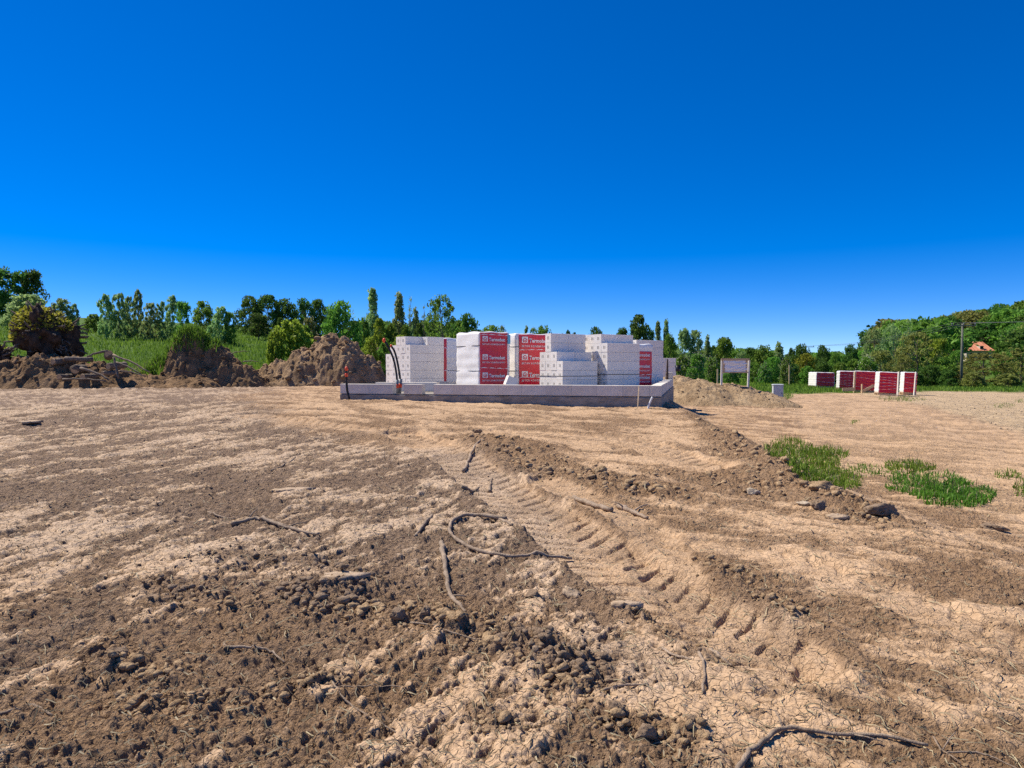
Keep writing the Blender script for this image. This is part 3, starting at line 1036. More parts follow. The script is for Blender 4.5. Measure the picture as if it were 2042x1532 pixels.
def wrapped_pack(label, loc, ang, w, d, courses, seed, red=(0.0, 1.0), red_top=0.0, text=True, ripple=0.0, tilt=0.0, strap_z=(), stripes=(0.38,), reps=3,
                 group=None, sticker=False, roll=0.0, top_block=None):
    t = thing('wrapped_pack', label, 'block pack', loc, math.radians(ang), group)
    t.rotation_euler = (math.radians(roll), math.radians(tilt), math.radians(ang))
    pm = pallet_mesh(w, d, PAL_H + 0.03)
    link('pallet_base', pm, t, M['wood'])
    h = courses * BH
    f = link('film_wrap', film_grid(w, d, h, seed, ripple=ripple * 0.6), t, M['film'], loc=(0, 0, PAL_H + 0.03))
    if red:
        x0, x1 = red[0] * w, red[1] * w
        z0, z1 = 0.01, h * (1 - red_top) - 0.01
        base = PAL_H + 0.03
        rp = link('red_print', red_panel(x0, x1, z0, z1, seed + 5, ripple), t, M['film_red'], loc=(0, 0, base))
        yy = -0.030 - 2.2 * abs(ripple)
        W = x1 - x0
        sk = random.uniform(-0.02, 0.02)
        sw_ = 0.024 if text or not ripple else 0.02
        for sf in stripes:
            z = z0 + (z1 - z0) * sf
            mb = MB(); n = 10
            vs = []
            for i in range(n + 1):
                x = x0 + W * i / n
                dz = (0.012 if not ripple else 0.05) * math.sin(3 * i / n + seed + sf * 9)
                vs += [(x, yy, z + dz), (x, yy, z + dz + sw_ * (0.5 + 0.5 * math.sin(2.2 * i + seed)))]
            mb.add(vs, [(2 * i, 2 * i + 2, 2 * i + 3, 2 * i + 1) for i in range(n)])
            link('white_stripe', mb.mesh('white_stripe'), rp, M['print_white'])
        if text:
            for k in range(reps):
                zc = z0 + (z1 - z0) * (k + 0.52) / reps
                q = link('logo', LOGO_SQ, rp, loc=(x0 + 0.08 * W, yy, zc), scale=(0.19 * W, 1, 0.16 * W))
                hh = link('logo_house', LOGO_HOUSE, rp, loc=(x0 + 0.08 * W, yy - 0.001, zc), scale=(0.19 * W, 1, 0.16 * W))
                me, tw = text_mesh('Termobet', 0.16, 0.0045, 1.0)
                s = 0.60 * W / tw
                link('lettering', me, rp, loc=(x0 + 0.31 * W, yy, zc + 0.012 * W), scale=(s, 1, s))
                me, tw = text_mesh('BETON KOMÓRKOWY', 0.10, 0.002, 1.25)
                s = 0.83 * W / tw
                link('lettering', me, rp, loc=(x0 + 0.08 * W, yy, zc - 0.11 * W), scale=(s, 1, s))
    for z in strap_z:
        link('strap', strap_mesh(0, w, 0, d, z + PAL_H), t, M['strap'])
    if sticker:
        mb = MB(); mb.add([(0, 0, 0), (0.09, 0, 0), (0.09, 0, 0.24), (0, 0, 0.24)], [(0, 1, 2, 3)])
        link('paper_label', mb.mesh('paper_label'), t, M['sticker'], loc=(w * 0.90, -0.038, h - 0.16))
    return t


def slab_loc(px, Y, z=SLAB_Z):
    return (float((px - CXP) / FPX * Y), Y, z + 0.002)


SB = SLAB_Z + 0.002
# open stacks standing on the slab
loose_pack('stepped open stack of white blocks in front of the second red pack', 1122, 18.0, 35,
           [[3, 3], [4, 4], [6, 6], [4, 4]], SB, straps=[(0, 2 * BL, 0, 4 * BT, PAL_H + 0.33)])
loose_pack('open white block stack between the stepped stack and the cut-off red pack', 1211, 18.6, 35,
           [[5, 5], [6, 6], [6, 6], [6, 5]], SB, straps=[(0, 2 * BL, 0, 4 * BT, PAL_H + 0.37)])
loose_pack('open white block stack behind the two black conduits', 818, 20.0, 42,
           [[5, 6], [6, 6], [6, 6], [5, 6]], SB)
loose_pack('low stair-shaped end of the white block stacks next to the soil heap', 787, 21.0, 42,
           [[5, 5], [4, 4]], SB)
loose_pack('white block stack rising behind the cut-off red pack', 1269, 22.6, 33,
           [[6, 6], [6, 6], [6, 6]], SB)
# wrapped packs on the slab
wrapped_pack('tall white wrapped pack with three red logos and a blue label', slab_loc(956, 18.4), 35, 0.96, 1.18, 6, 11, (0.01, 0.90), strap_z=(0.46, 1.12),
             stripes=(0.345, 0.955), sticker=True)
wrapped_pack('red printed pack half hidden behind the stepped block stack', slab_loc(1028, 19.4), 33, 1.18, 0.96, 6, 12, (0.09, 0.98), strap_z=(0.46, 1.12), stripes=(0.16, 0.70), reps=3)
wrapped_pack('wrapped pack showing a thin red strip behind the left block stacks', slab_loc(862, 22.2), 33, 1.18, 0.96, 6, 13, (0.02, 0.42), text=False, stripes=(0.3, 0.8), strap_z=(0.46,))
wrapped_pack('red printed pack with a bare white top at the slab corner', slab_loc(1252, 20.6), 33, 1.0, 0.96, 5, 14, (0.03, 0.93), red_top=0.16, stripes=(0.30,), reps=3)

# stack standing alone behind the plot, and a bucket
xb_, yb_ = (1307 - CXP) / FPX * 38.0, 38.0
loose_pack('separate weathered block stack standing behind the sandy mound', 1307, 38.0, 12, [[7, 7], [7, 7], [7, 6]], ground_z(xb_, yb_) - 0.01)
# single leaning block next to the tall pack
o = link('loose_block', BLOCK, loc=(float((1008 - CXP) / FPX * 17.6), 17.6, SB + 0.235), rz=0.2)
o.rotation_euler = (0.0, math.radians(22), 0.25); o.scale = (0.45, 1, 1)
tag(o, 'short offcut block tilted at the foot of the tall wrapped pack', 'block')

# ------------------------------------------------------------------ packs beside the haul road
def side_pack(label, px, Y, ang, w, d, courses, seed, tilt=0.0, roll=0.0, stripes=(), red=(0.03, 0.97)):
    x = float((px - CXP) / FPX * Y)
    z = ground_z(x, Y)
    c, s = math.cos(math.radians(ang)), math.sin(math.radians(ang))
    zz = [ground_z(x + c * a - s * b, Y + s * a + c * b) for a in (0, w) for b in (0, d)]
    t = wrapped_pack(label, (x, Y, (min(zz) + max(zz)) / 2 + 0.03), ang, w, d, courses, seed, red, text=False, ripple=0.014, tilt=tilt, roll=roll, stripes=stripes)
    t['group'] = 'wrapped packs beside the haul road'
    return t


STR = (0.2, 0.33, 0.46, 0.62, 0.78)
side_pack('small red and white pack farthest along the haul road', 1627, 54, -4, 1.38, 1.7, 4.3, 31, 1.5, stripes=STR[1::2])
side_pack('second red pack from the far end, beside a timber post', 1673, 48.5, -14, 1.05, 1.0, 4.8, 32, 1.5, stripes=STR)
side_pack('red pack with broken pallet boards leaning at its foot', 1704, 45.5, -14, 1.2, 0.5, 5, 33, 2.5, stripes=STR[::3])
side_pack('nearest large red pack with pale paper label beside the road', 1751, 41.0, -14, 1.06, 0.9, 5, 34, 3.0, stripes=STR)
side_pack('narrow red pack at the right end of the wrapped row', 1801, 42.5, -14, 0.72, 0.8, 5, 35, 2.5, stripes=STR[::2])


def plank(label, p0, p1, w, th, mat='wood', name='timber_plank', cat='plank'):
    p0, p1 = Vector(p0), Vector(p1)
    mb = MB(); L = (p1 - p0).length
    mb.box(0, L, -w / 2, w / 2, -th / 2, th / 2)
    o = link(name, mb.mesh(name), mats=M[mat], loc=p0)
    o.rotation_euler = (p1 - p0).to_track_quat('X', 'Z').to_euler()
    return tag(o, label, cat)


def gpt(px, py, dz=0.0, Y=None):
    x, y = hit(px, py) if Y is None else ((px - CXP) / FPX * Y, Y)
    return Vector((x, y, ground_z(x, y) + dz))


b0 = gpt(1703.5, 770, -0.1, 45.2)
plank('upright timber post between the second and third red packs', b0, b0 + Vector((0.05, 0, 1.45)), 0.10, 0.08, name='timber_post', cat='post')
b0 = gpt(1680, 770, 0.18, 44.5)
plank('pale board lying in front of the second red pack', b0, b0 + Vector((0.85, 0.1, 0.05)), 0.05, 0.22)
b0 = gpt(1717, 770, 0.05, 44.0)
plank('reddish board leaning low against the third red pack', b0, b0 + Vector((0.75, -0.1, 0.42)), 0.04, 0.16)
b0 = gpt(1719, 770, -0.05, 43.8)
plank('short upright stub of a broken pallet at the third red pack', b0, b0 + Vector((0.0, 0.0, 0.62)), 0.10, 0.06, cat='board')
b0 = gpt(1752, 795, 0.06, 39.8)
plank('flat grey board on the ground under the nearest red pack', b0, b0 + Vector((1.5, 0.05, 0.0)), 0.25, 0.03)
b0 = gpt(1790, 795, -0.05, 40.4)
plank('white corner post at the right edge of the nearest red pack', b0, b0 + Vector((0.06, 0, 1.45)), 0.09, 0.06, 'wood_white', 'corner_post', 'post')
b0 = gpt(1823, 795, -0.05, 41.9)
plank('white corner post at the end of the wrapped row', b0, b0 + Vector((0.10, 0, 1.45)), 0.08, 0.06, 'wood_white', 'corner_post', 'post')
mb = MB(); mb.add([(0, 0, 0), (0.2, 0, 0), (0.2, 0, 0.16), (0, 0, 0.16)], [(0, 1, 2, 3)])

# ------------------------------------------------------------------ soil heaps
def heap(name, label, cx, cy, rx, ry, peaks, mat, seed, nx=230, ny=150, rough=0.20, lumps=0.20, cat='soil heap', clods=120, clod_size=0.08):
    """peaks: (dx, dy, sx, sy, h) in metres round (cx, cy)"""
    u = np.linspace(-rx, rx, nx); v = np.linspace(-ry, ry, ny)
    U, V_ = np.meshgrid(u, v)
    U = U.ravel(); V_ = V_.ravel()

    def height(U, V_):
        h = np.zeros_like(U)
        for dx, dy, sx, sy, hh in peaks:
            q = ((U - dx) / sx) ** 2 + ((V_ - dy) / sy) ** 2
            h = np.maximum(h, hh * np.clip(1 - q, -0.4, 1) * 0.55 + hh * 0.45 * np.exp(-q * 1.4))
        k = np.clip(h / 0.6, 0, 1)
        X, Y = U + cx, V_ + cy
        f1, f2, rid = worley(X / 0.42 + 0.3 * perlin(X * 2, Y * 2, seed), Y / 0.42, seed + 1)
        g1, g2, rid2 = worley(X / 0.19, Y / 0.19, seed + 2)
        h = h + k * (rough * 1.6 * fbm(X * 1.2, Y * 1.2, 4, seed) + lumps * np.sqrt(np.clip(1 - (f1 / 0.7) ** 2, 0, 1)) * (0.3 + rid) + lumps * 0.45 * np.sqrt(np.clip(1 - (g1 / 0.7) ** 2, 0, 1)) * (0.3 + rid2) + 0.10 * fbm(X * 5, Y * 5, 4, seed + 3, 0.6))
        return h
    h = height(U, V_)
    gz = fields(U + cx, V_ + cy)['z']
    edge = np.maximum(np.abs(U) / rx, np.abs(V_) / ry)
    z = gz + h - 0.06 - 0.4 * sst(0.85, 1.0, edge) - 0.10 * (h < 0.03)
    base_z = float(macro(cx, cy))
    P = np.stack([U, V_, z - base_z], 1)
    i = np.arange(ny - 1)[:, None] * nx; j = np.arange(nx - 1)[None, :]
    F = np.stack([i + j, i + j + 1, i + nx + j + 1, i + nx + j], 2).reshape(-1, 4)
    F = F[(z - gz)[F].max(1) > -0.25]
    t = thing(name, label, cat, (cx, cy, base_z))
    used = np.unique(F); rm = np.full(len(P), -1); rm[used] = np.arange(len(used))
    link('soil_body', mesh_np('soil_body', P[used], rm[F], True), t, M[mat])
    if clods:
        r = np.random.default_rng(seed)
        cu = r.uniform(-rx * 0.95, rx * 0.95, clods * 3); cv = r.uniform(-ry * 0.95, ry * 0.6, clods * 3)
        hh = height(cu, cv)
        ok = np.where(hh > 0.05)[0][:clods]
        cz = fields(cu[ok] + cx, cv[ok] + cy)['z'] + hh[ok] - 0.06 - base_z
        S = clod_size * (0.35 + r.random(len(ok)) ** 2)
        q = scatter_lumps('clods', cu[ok], cv[ok], cz, S, 2, M[mat], None, seed + 9, 0.3)
        q.parent = t; q['kind'] = 'stuff'

    def top(x, y):
        x = np.atleast_1d(np.asarray(x, float)); y = np.atleast_1d(np.asarray(y, float))
        q = height(x - cx, y - cy) + fields(x, y)['z'] - 0.06
        return q if len(q) > 1 else float(q[0])
    return t, top


def wx(px, Y): return float((px - CXP) / FPX * Y)


YA = 28.0
heapA, topA = heap('soil_heap', 'steep dark soil heap capped with green turf', wx(405, YA), YA, 3.4, 2.4,
                   [(-0.55, 0.3, 1.25, 1.6, 2.15), (0.5, 0.2, 1.3, 1.4, 1.45), (1.4, 0.0, 1.25, 1.1, 0.75), (-1.6, 0.5, 1.2, 1.5, 1.0)], 'heap_dark', 600, clods=160)
YB = 30.0
heapB, topB = heap('soil_heap', 'broad lumpy brown soil heap beside the left block stacks', wx(645, YB), YB, 4.0, 3.0,
                   [(0.35, 0.2, 1.7, 1.8, 1.95), (1.0, -0.1, 1.35, 1.6, 1.75), (-0.6, 0.0, 1.6, 1.8, 1.40), (-1.5, -0.2, 1.5, 1.6, 0.85), (1.7, 0, 1.0, 1.2, 1.2), (-2.3, -0.4, 1.2, 1.3, 0.45)], 'heap_brown', 620, nx=260, clods=260, clod_size=0.11)
YL = 26.5
heapL, topL = heap('soil_heap', 'long low bank of dark soil under the log pile', wx(140, YL), YL, 6.0, 2.4,
                   [(-1.0, 0.0, 2.6, 1.7, 1.10), (0.8, 0.1, 2.2, 1.6, 0.75), (-2.8, 0.2, 2.2, 1.5, 0.75), (2.6, 0.2, 2.4, 1.4, 0.42), (4.2, 0.2, 1.8, 1.2, 0.35)], 'heap_dark', 640, nx=300, clods=220)
YC = 29.5
heapC, topC = heap('sand_heap', 'sandy mound carrying the framed notice board', wx(1450, YC), YC, 3.5, 4.2,
                   [(-1.1, 0.6, 2.1, 2.9, 0.90), (0.3, 0.6, 2.0, 2.7, 0.78), (1.2, -0.2, 1.6, 2.4, 0.52), (-1.4, 2.5, 1.9, 1.9, 1.02)], 'heap_sand', 660, nx=160, ny=130, rough=0.07, lumps=0.06, cat='sand heap', clods=220, clod_size=0.05)
heap('soil_heap', 'far low ridge of pale spoil under the birches', wx(765, 72), 72, 5.5, 2.5, [(-1.5, 0, 3.0, 2, 0.9), (1.5, 0, 3.2, 2, 0.85)], 'heap_sand', 680, 70, 40, clods=0)
heap('soil_heap', 'pale spoil bank beside the yellow-green bush', wx(640, 47), 47, 2.6, 2.0, [(0, 0, 1.9, 1.8, 1.9)], 'heap_sand', 690, 70, 50, clods=0)
heap('soil_heap', 'small dark clump of earth beside the slab corner', wx(1372, 19), 19, 0.7, 0.6, [(0, 0, 0.5, 0.45, 0.16)], 'heap_dark', 695, 60, 50, rough=0.05, lumps=0.05, clods=30, clod_size=0.04)

# ------------------------------------------------------------------ notice board, cabinet, conduits, stakes
def notice_board():
    Y = 29.6
    x0, x1 = wx(1439, Y), wx(1491.5, Y)
    t = thing('notice_board', 'framed notice board with crumpled white sheet on two posts', 'notice board', ((x0 + x1) / 2, Y, topC((x0 + x1) / 2, Y)), math.radians(-3))
    bz = t.location.z; W = x1 - x0
    zt = at(1465, 715, Y).z - bz; zb = at(1465, 744, Y).z - bz
    for sx in (-1, 1):
        mb = MB(); mb.box(sx * W / 2 - 0.035, sx * W / 2 + 0.035, -0.035, 0.035, -0.5, zt - 0.05)
        o = link('post', mb.mesh('post'), t, M['wood_white']); o.rotation_euler = (0, math.radians(1.5 + sx * 0.5), 0)
    mb = MB()
    mb.box(-W / 2 - 0.03, W / 2 + 0.03, -0.075, -0.038, zt - 0.09, zt)
    mb.box(-W / 2 + 0.02, W / 2 - 0.02, -0.075, -0.038, zb, zb + 0.05)
    mb.box(-W / 2 + 0.04, -W / 2 + 0.12, -0.073, -0.04, zb + 0.05, zt - 0.09); mb.box(W / 2 - 0.12, W / 2 - 0.04, -0.073, -0.04, zb + 0.05, zt - 0.09)
    link('frame', mb.mesh('frame'), t, M['wood'])
    n = 24; V, F = [], []
    for k in range(n + 1):
        for i in range(n + 1):
            u, v = i / n, k / n
            x = -W / 2 + 0.06 + (W - 0.12) * u; z = zb + 0.03 + (zt - zb - 0.1) * v
            q = 0.022 * math.sin(9 * (u + v)) * math.sin(5 * v - 7 * u + 1) + 0.012 * math.sin(26 * (v - 0.6 * u) + 1) * u
            V.append((x, -0.037 - 0.03 + q * 0.9, z))
    for k in range(n):
        for i in range(n):
            a = k * (n + 1) + i; F.append((a, a + 1, a + n + 2, a + n + 1))
    link('plastic_sheet', mesh_np('plastic_sheet', np.array(V), np.array(F), True), t, M['board_film'])
    mb = MB(); mb.box(-W / 2 + 0.05, W / 2 - 0.05, -0.036, -0.02, zb, zt - 0.02)
    link('back_panel', mb.mesh('back_panel'), t, M['board_film'])


notice_board()


def cabinet():
    Y = 30.0; x = wx(1551, Y); gz = min(ground_z(x + a, Y + b) for a in (-.2, .2) for b in (-.15, .15))
    t = thing('electric_cabinet', 'small grey utility cabinet at the foot of the sandy mound', 'utility cabinet', (x, Y, gz - 0.02), math.radians(-8))
    W = 19 / FPX * Y; H = 40 / FPX * Y
    mb = MB(); mb.box(-W / 2 + 0.02, W / 2 - 0.02, -0.11, 0.11, -0.2, 0.16); link('plinth', mb.mesh('plinth'), t, M['cabinet'])
    mb = MB(); mb.box(-W / 2, W / 2, -0.13, 0.13, 0.162, H - 0.05); link('body', mb.mesh('body'), t, M['cabinet'])
    mb = MB(); mb.box(-W / 2 + 0.025, W / 2 - 0.025, -0.139, -0.132, 0.19, H - 0.08); d = link('door', mb.mesh('door'), t, M['cabinet'])
    mb = MB(); mb.box(W / 2 - 0.07, W / 2 - 0.05, -0.150, -0.141, H * 0.5, H * 0.5 + 0.07); link('handle', mb.mesh('handle'), d, M['strap'])
    mb = MB(); a, b, c = W / 2 + 0.02, 0.155, H
    mb.add([(-a, -b, c - 0.048), (a, -b, c - 0.048), (a, b, c - 0.048), (-a, b, c - 0.048), (-a, -b, c - 0.02), (a, -b, c - 0.02), (a, b, c - 0.02), (-a, b, c - 0.02), (-a * 0.8, -b * 0.7, c), (a * 0.8, -b * 0.7, c), (a * 0.8, b * 0.7, c), (-a * 0.8, b * 0.7, c)],
           [(0, 3, 2, 1), (0, 1, 5, 4), (1, 2, 6, 5), (2, 3, 7, 6), (3, 0, 4, 7), (4, 5, 9, 8), (5, 6, 10, 9), (6, 7, 11, 10), (7, 4, 8, 11), (8, 9, 10, 11)])
    link('roof_cap', mb.mesh('roof_cap'), t, M['cabinet'])


cabinet()


def ball(r, sub=2, sq=(1, 1, 1)):
    V, F = ICO[sub]
    return mesh_np('cap', V * r * np.array(sq), F, True)


def conduit(label, pl, Y, rad, sleeve=None, caps=()):
    base = at(*pl[0], Y)
    t = thing('conduit', label, 'conduit', base)
    pts = [at(a, b, Y) - base for a, b in smooth_pl(pl, 6)]
    mb = MB(); mb.tube(pts, rad, 10); link('hose', mb.mesh('hose', True), t, M['black_plastic'])
    if sleeve:
        sp = [at(a, b, Y) - base for a, b in sleeve]
        mb = MB(); mb.tube(sp, rad * 1.75, 12); link('sleeve', mb.mesh('sleeve', True), t, M['grey_plastic'])
        m = sp[0].lerp(sp[-1], 0.55); u = (sp[-1] - sp[0]).normalized() * 0.05
        mb = MB(); mb.tube([m - u, m + u], rad * 1.95, 12); link('tape_band', mb.mesh('tape_band', True), t, M['orange'])
    for (a, b, r) in caps:
        link('cap', ball(r, 2, (0.85, 0.85, 1.25)), t, M['orange'], loc=at(a, b, Y) - base)
    return t


YD = 17.3
conduit('taller black conduit curving left with an orange cap', [(791, 784), (792, 760), (787, 725), (779, 702), (767, 680)], 17.8, 0.026,
        [(791, 785), (792, 758)], [(766, 679, 0.05)])
conduit('shorter black conduit with faded cap beside the curved one', [(797, 784), (798, 758), (793, 725), (787, 702), (780, 690)], 17.9, 0.026,
        [(796.5, 785), (799, 756)], [(780, 690, 0.035)])
conduit('single black conduit with two orange caps at the slab corner', [(697, 797), (692, 775), (691, 745), (691, 738)], 17.0, 0.028, None, [(691, 736, 0.05), (691, 748, 0.05)])
# white drain stub, timber stake and steel rods
mb = MB(); mb.tube([at(a, b, 15.35) for a, b in smooth_pl([(1301, 792), (1297.5, 800), (1294, 808), (1292, 820)], 4)], 0.022, 10)
tag(link('drain_pipe', mb.mesh('drain_pipe', True), mats=M['white_plastic']), 'bent white plastic pipe stub in front of the slab corner', 'pipe')
b0 = at(1271, 822, 15.2)
plank('thin timber stake leaning against the block course near the corner', b0, at(1274, 770, 15.5), 0.022, 0.022, name='timber_stake', cat='stake')
for lab, pl in (('slanting steel rod behind the slab corner', [(1327, 757), (1331, 716)]), ('upright steel rod behind the slab corner', [(1332, 757), (1331.5, 719)])):
    p0 = at(*pl[0], 24.2); p0.z = min(p0.z, ground_z(p0.x, p0.y)) - 0.05
    mb = MB(); mb.tube([p0, at(*pl[1], 24.2)], 0.022, 6)
    tag(link('steel_rod', mb.mesh('steel_rod'), mats=M['steel']), lab, 'rod')
t = thing('bucket', 'black bucket beside the separate weathered block stack', 'bucket', (wx(1352, 36), 36, max(ground_z(wx(1352, 36), 36), at(1352, 741, 36).z)))
mb = MB(); mb.tube([(0, 0, 0), (0, 0, 0.02), (0, 0, 0.30)], [0.11, 0.12, 0.145], 14); link('bucket_body', mb.mesh('bucket_body', True), t, M['black_plastic'])
mb = MB(); mb.tube([(0, 0, 0.28), (0, 0, 0.31)], [0.155, 0.155], 14); link('rim', mb.mesh('rim', True), t, M['black_plastic'])

# ------------------------------------------------------------------ sticks, clods and crust plates on the bare soil
def stick(label, pl, r0, r1=None, lift=0.35, mat='stick', twigs=(), name='dry_stick'):
    r1 = r1 if r1 is not None else r0 * 0.6
    pts2 = smooth_pl([hit(*p) for p in pl], 7)
    rr = random.Random(len(label) * 7 + int(pl[0][0]))
    zs = [float(q) for q in fields(np.array([p[0] for p in pts2]), np.array([p[1] for p in pts2]))['z']]
    zs2 = [sum(zs[max(0, i - 4):i + 5]) / len(zs[max(0, i - 4):i + 5]) for i in range(len(zs))]
    n = len(pts2)
    base = Vector((pts2[0][0], pts2[0][1], zs2[0]))
    P, R = [], []
    for i, (x, y) in enumerate(pts2):
        r = (r0 + (r1 - r0) * i / (n - 1)) * rr.uniform(0.82, 1.18)
        P.append(Vector((x + rr.uniform(-1, 1) * r * 0.4, y + rr.uniform(-1, 1) * r * 0.4, max(zs2[i], zs[i] - 0.01) + r * lift + 0.006)) - base); R.append(r)
    mb = MB(); mb.tube(P, R, 7)
    if not twigs:
        o = link(name, mb.mesh(name, True), mats=M[mat], loc=base)
        return tag(o, label, 'stick')
    t = thing(name, label, 'stick', base)
    link('stem', mb.mesh('stem', True), t, M[mat])
    for (ia, dx, dy, dz, rad) in twigs:
        p = P[int(ia * (n - 1))]
        mb = MB(); mb.tube([p, p + Vector((dx * 0.5, dy * 0.5, dz * 0.7 + 0.004)), p + Vector((dx, dy, dz))], [rad, rad * 0.8, rad * 0.5], 6)
        link('twig', mb.mesh('twig', True), t, M[mat])
    return t


stick('long root bent into a hook in the middle of the dark soil', [(1010, 1047), (940, 1038), (905, 1047), (897, 1066), (918, 1088), (955, 1104), (1010, 1113), (1070, 1110), (1140, 1105)], 0.016, 0.012, 0.9)
stick('thick grey stick forking at its lower end below the hooked root', [(881, 1088), (886, 1130), (892, 1165), (903, 1198), (930, 1234)], 0.022, 0.010, 0.8, twigs=[(0.72, 0.10, -0.04, 0.01, 0.008)])
stick('short dark stick left of the hooked root', [(862, 1037), (845, 1053), (829, 1078)], 0.018, 0.012)
stick('short stick lying inside the hooked root', [(975, 1035), (1000, 1048), (1022, 1062)], 0.014, 0.010)
stick('branched stick on the dark soil at left', [(462, 1050), (510, 1042), (560, 1055), (600, 1068), (636, 1074)], 0.018, 0.010, 0.9, twigs=[(0.4, 0.25, -0.22, 0.0, 0.009), (0.2, 0.02, 0.18, 0.06, 0.008), (0.6, 0.14, 0.1, 0.02, 0.008)])
stick('thin pale stick curving off the branched stick', [(415, 1022), (440, 1031), (468, 1035)], 0.008, 0.006)
stick('grey stick on pale crust in the lower left', [(446, 1298), (500, 1299), (540, 1303), (567, 1318)], 0.008, 0.005)
stick('bent stick cut by the left picture edge', [(-40, 1432), (30, 1414), (62, 1403), (105, 1424)], 0.010, 0.005)
stick('long thin twig slanting over the pale crust at bottom', [(663, 1372), (690, 1405), (750, 1446), (825, 1492)], 0.0045, 0.003)
stick('thin curved twig crossing the long slanting twig', [(640, 1392), (690, 1377), (740, 1376), (812, 1377)], 0.004, 0.003)
stick('long angled branch at the bottom right', [(1470, 1545), (1492, 1508), (1525, 1482), (1561, 1457), (1620, 1461), (1690, 1464), (1760, 1470), (1852, 1486)], 0.012, 0.006, 1.0, twigs=[(0.43, 0.0, 0.10, 0.03, 0.005), (0.75, 0.10, -0.06, 0.0, 0.004)])
stick('short slanting stick among crumbs right of centre', [(1318, 1303), (1345, 1318), (1380, 1331)], 0.009, 0.006)
stick('short upright-lying stick below the slanting one', [(1394, 1321), (1405, 1350), (1401, 1388)], 0.009, 0.007)
stick('small pale curved stick at lower centre right', [(1203, 1392), (1245, 1380), (1290, 1377)], 0.007, 0.005)
stick('forked wiry twig in the bottom right corner', [(1862, 1462), (1886, 1495), (1960, 1502), (2060, 1545)], 0.0045, 0.003, 1.2, twigs=[(0.32, 0.02, -0.09, 0.0, 0.003), (0.30, 0.12, 0.10, 0.03, 0.003)])
stick('crooked dark root beside the upper wheel track', [(925, 942), (935, 918), (950, 902), (962, 896)], 0.022, 0.014)
stick('short dark root stub below the crooked one', [(920, 978), (940, 976), (955, 968)], 0.018, 0.010)
stick('small upright root stub beside the wheel track', [(976, 975), (978, 962), (980, 952)], 0.016, 0.012)
stick('thin stem lying over the band of clods', [(818, 1267), (880, 1280), (960, 1297)], 0.0055, 0.004)
stick('pale log piece lying below the tan clods', [(1143, 998), (1180, 1009), (1218, 1022)], 0.030, 0.022, 0.7)
stick('dark torn root end sticking out below the tan clods', [(1232, 1012), (1262, 1022), (1290, 1032)], 0.030, 0.014, 0.8, twigs=[(0.5, 0.16, 0.10, 0.05, 0.010), (0.3, -0.12, 0.05, 0.06, 0.010)])
stick('splintered pale wood scrap right of the clod band', [(1415, 1282), (1440, 1296), (1460, 1305)], 0.016, 0.006)
stick('fine dark stem across the far left soil', [(540, 940), (575, 925), (598, 905)], 0.008, 0.005)
stick('thin straw stem on crumbs near the clod band', [(1100, 1322), (1118, 1340), (1136, 1358)], 0.004, 0.003)


def clod(label, px, py, size, mat='clod_loam', sub=4, name='soil_clod', cat='clod', rough=0.3, flat=1.0):
    x, y = hit(px, py)
    V, F = lump(sub, int(px * 3 + py), rough)
    V = V + 0.022 * np.random.default_rng(int(px)).normal(size=V.shape)
    me = mesh_np(name, V * size * np.array([1, 1, flat]), F, True)
    o = link(name, me, mats=M[mat], loc=(x, y, ground_z(x, y) + size * 0.35 * flat))
    return tag(o, label, cat)


clod('big round dark clod below the grass patches', 1757, 1030, 0.13)
clod('long pale-topped clod left of the big round dark clod', 1640, 985, 0.13, 'clod_sand', flat=0.8)
clod('dark split clod below the pale-topped clod', 1632, 1018, 0.09)
clod('pyramid-shaped lone clod beside the upper soil hump', 950, 862, 0.09)
clod('rounded tan clod at the left of the clod band', 792, 1258, 0.045, 'clod_loam')
clod('round clod next to the thin stem', 848, 1262, 0.045)
clod('oval clod near the plate right of the clod band', 1062, 1190, 0.06, flat=0.8)
clod('dark clod on the smooth sand at right edge', 1975, 1068, 0.10, flat=0.7)
clod('brown clod at the lower right of centre', 1290, 1478, 0.045)
clod('clod lying beside the brown one', 1378, 1455, 0.035)
clod('lower clod of the pair at bottom centre right', 1232, 1440, 0.045)
clod('small reddish stone near the bottom centre', 1208, 1448, 0.028, 'clod_sand')
clod('pale stone on tan clods at the plot edge', 1500, 985, 0.07, 'stone', name='field_stone', cat='stone', rough=0.2, flat=0.7)
clod('flat pale stone in the dark soil strip', 1600, 1012, 0.08, 'stone', name='field_stone', cat='stone', rough=0.2, flat=0.5)
clod('white stone lying in front of the concrete slab', 874, 800, 0.09, 'stone', name='field_stone', cat='stone', rough=0.15, flat=0.5)
clod('clump of tan stones above the log piece', 1195, 962, 0.10, 'clod_sand')
clod('grey clod beside the far dry twig at left', 245, 1385, 0.035)
clod('dark broken clod in the lower left crust', 238, 1318, 0.06, flat=0.8)


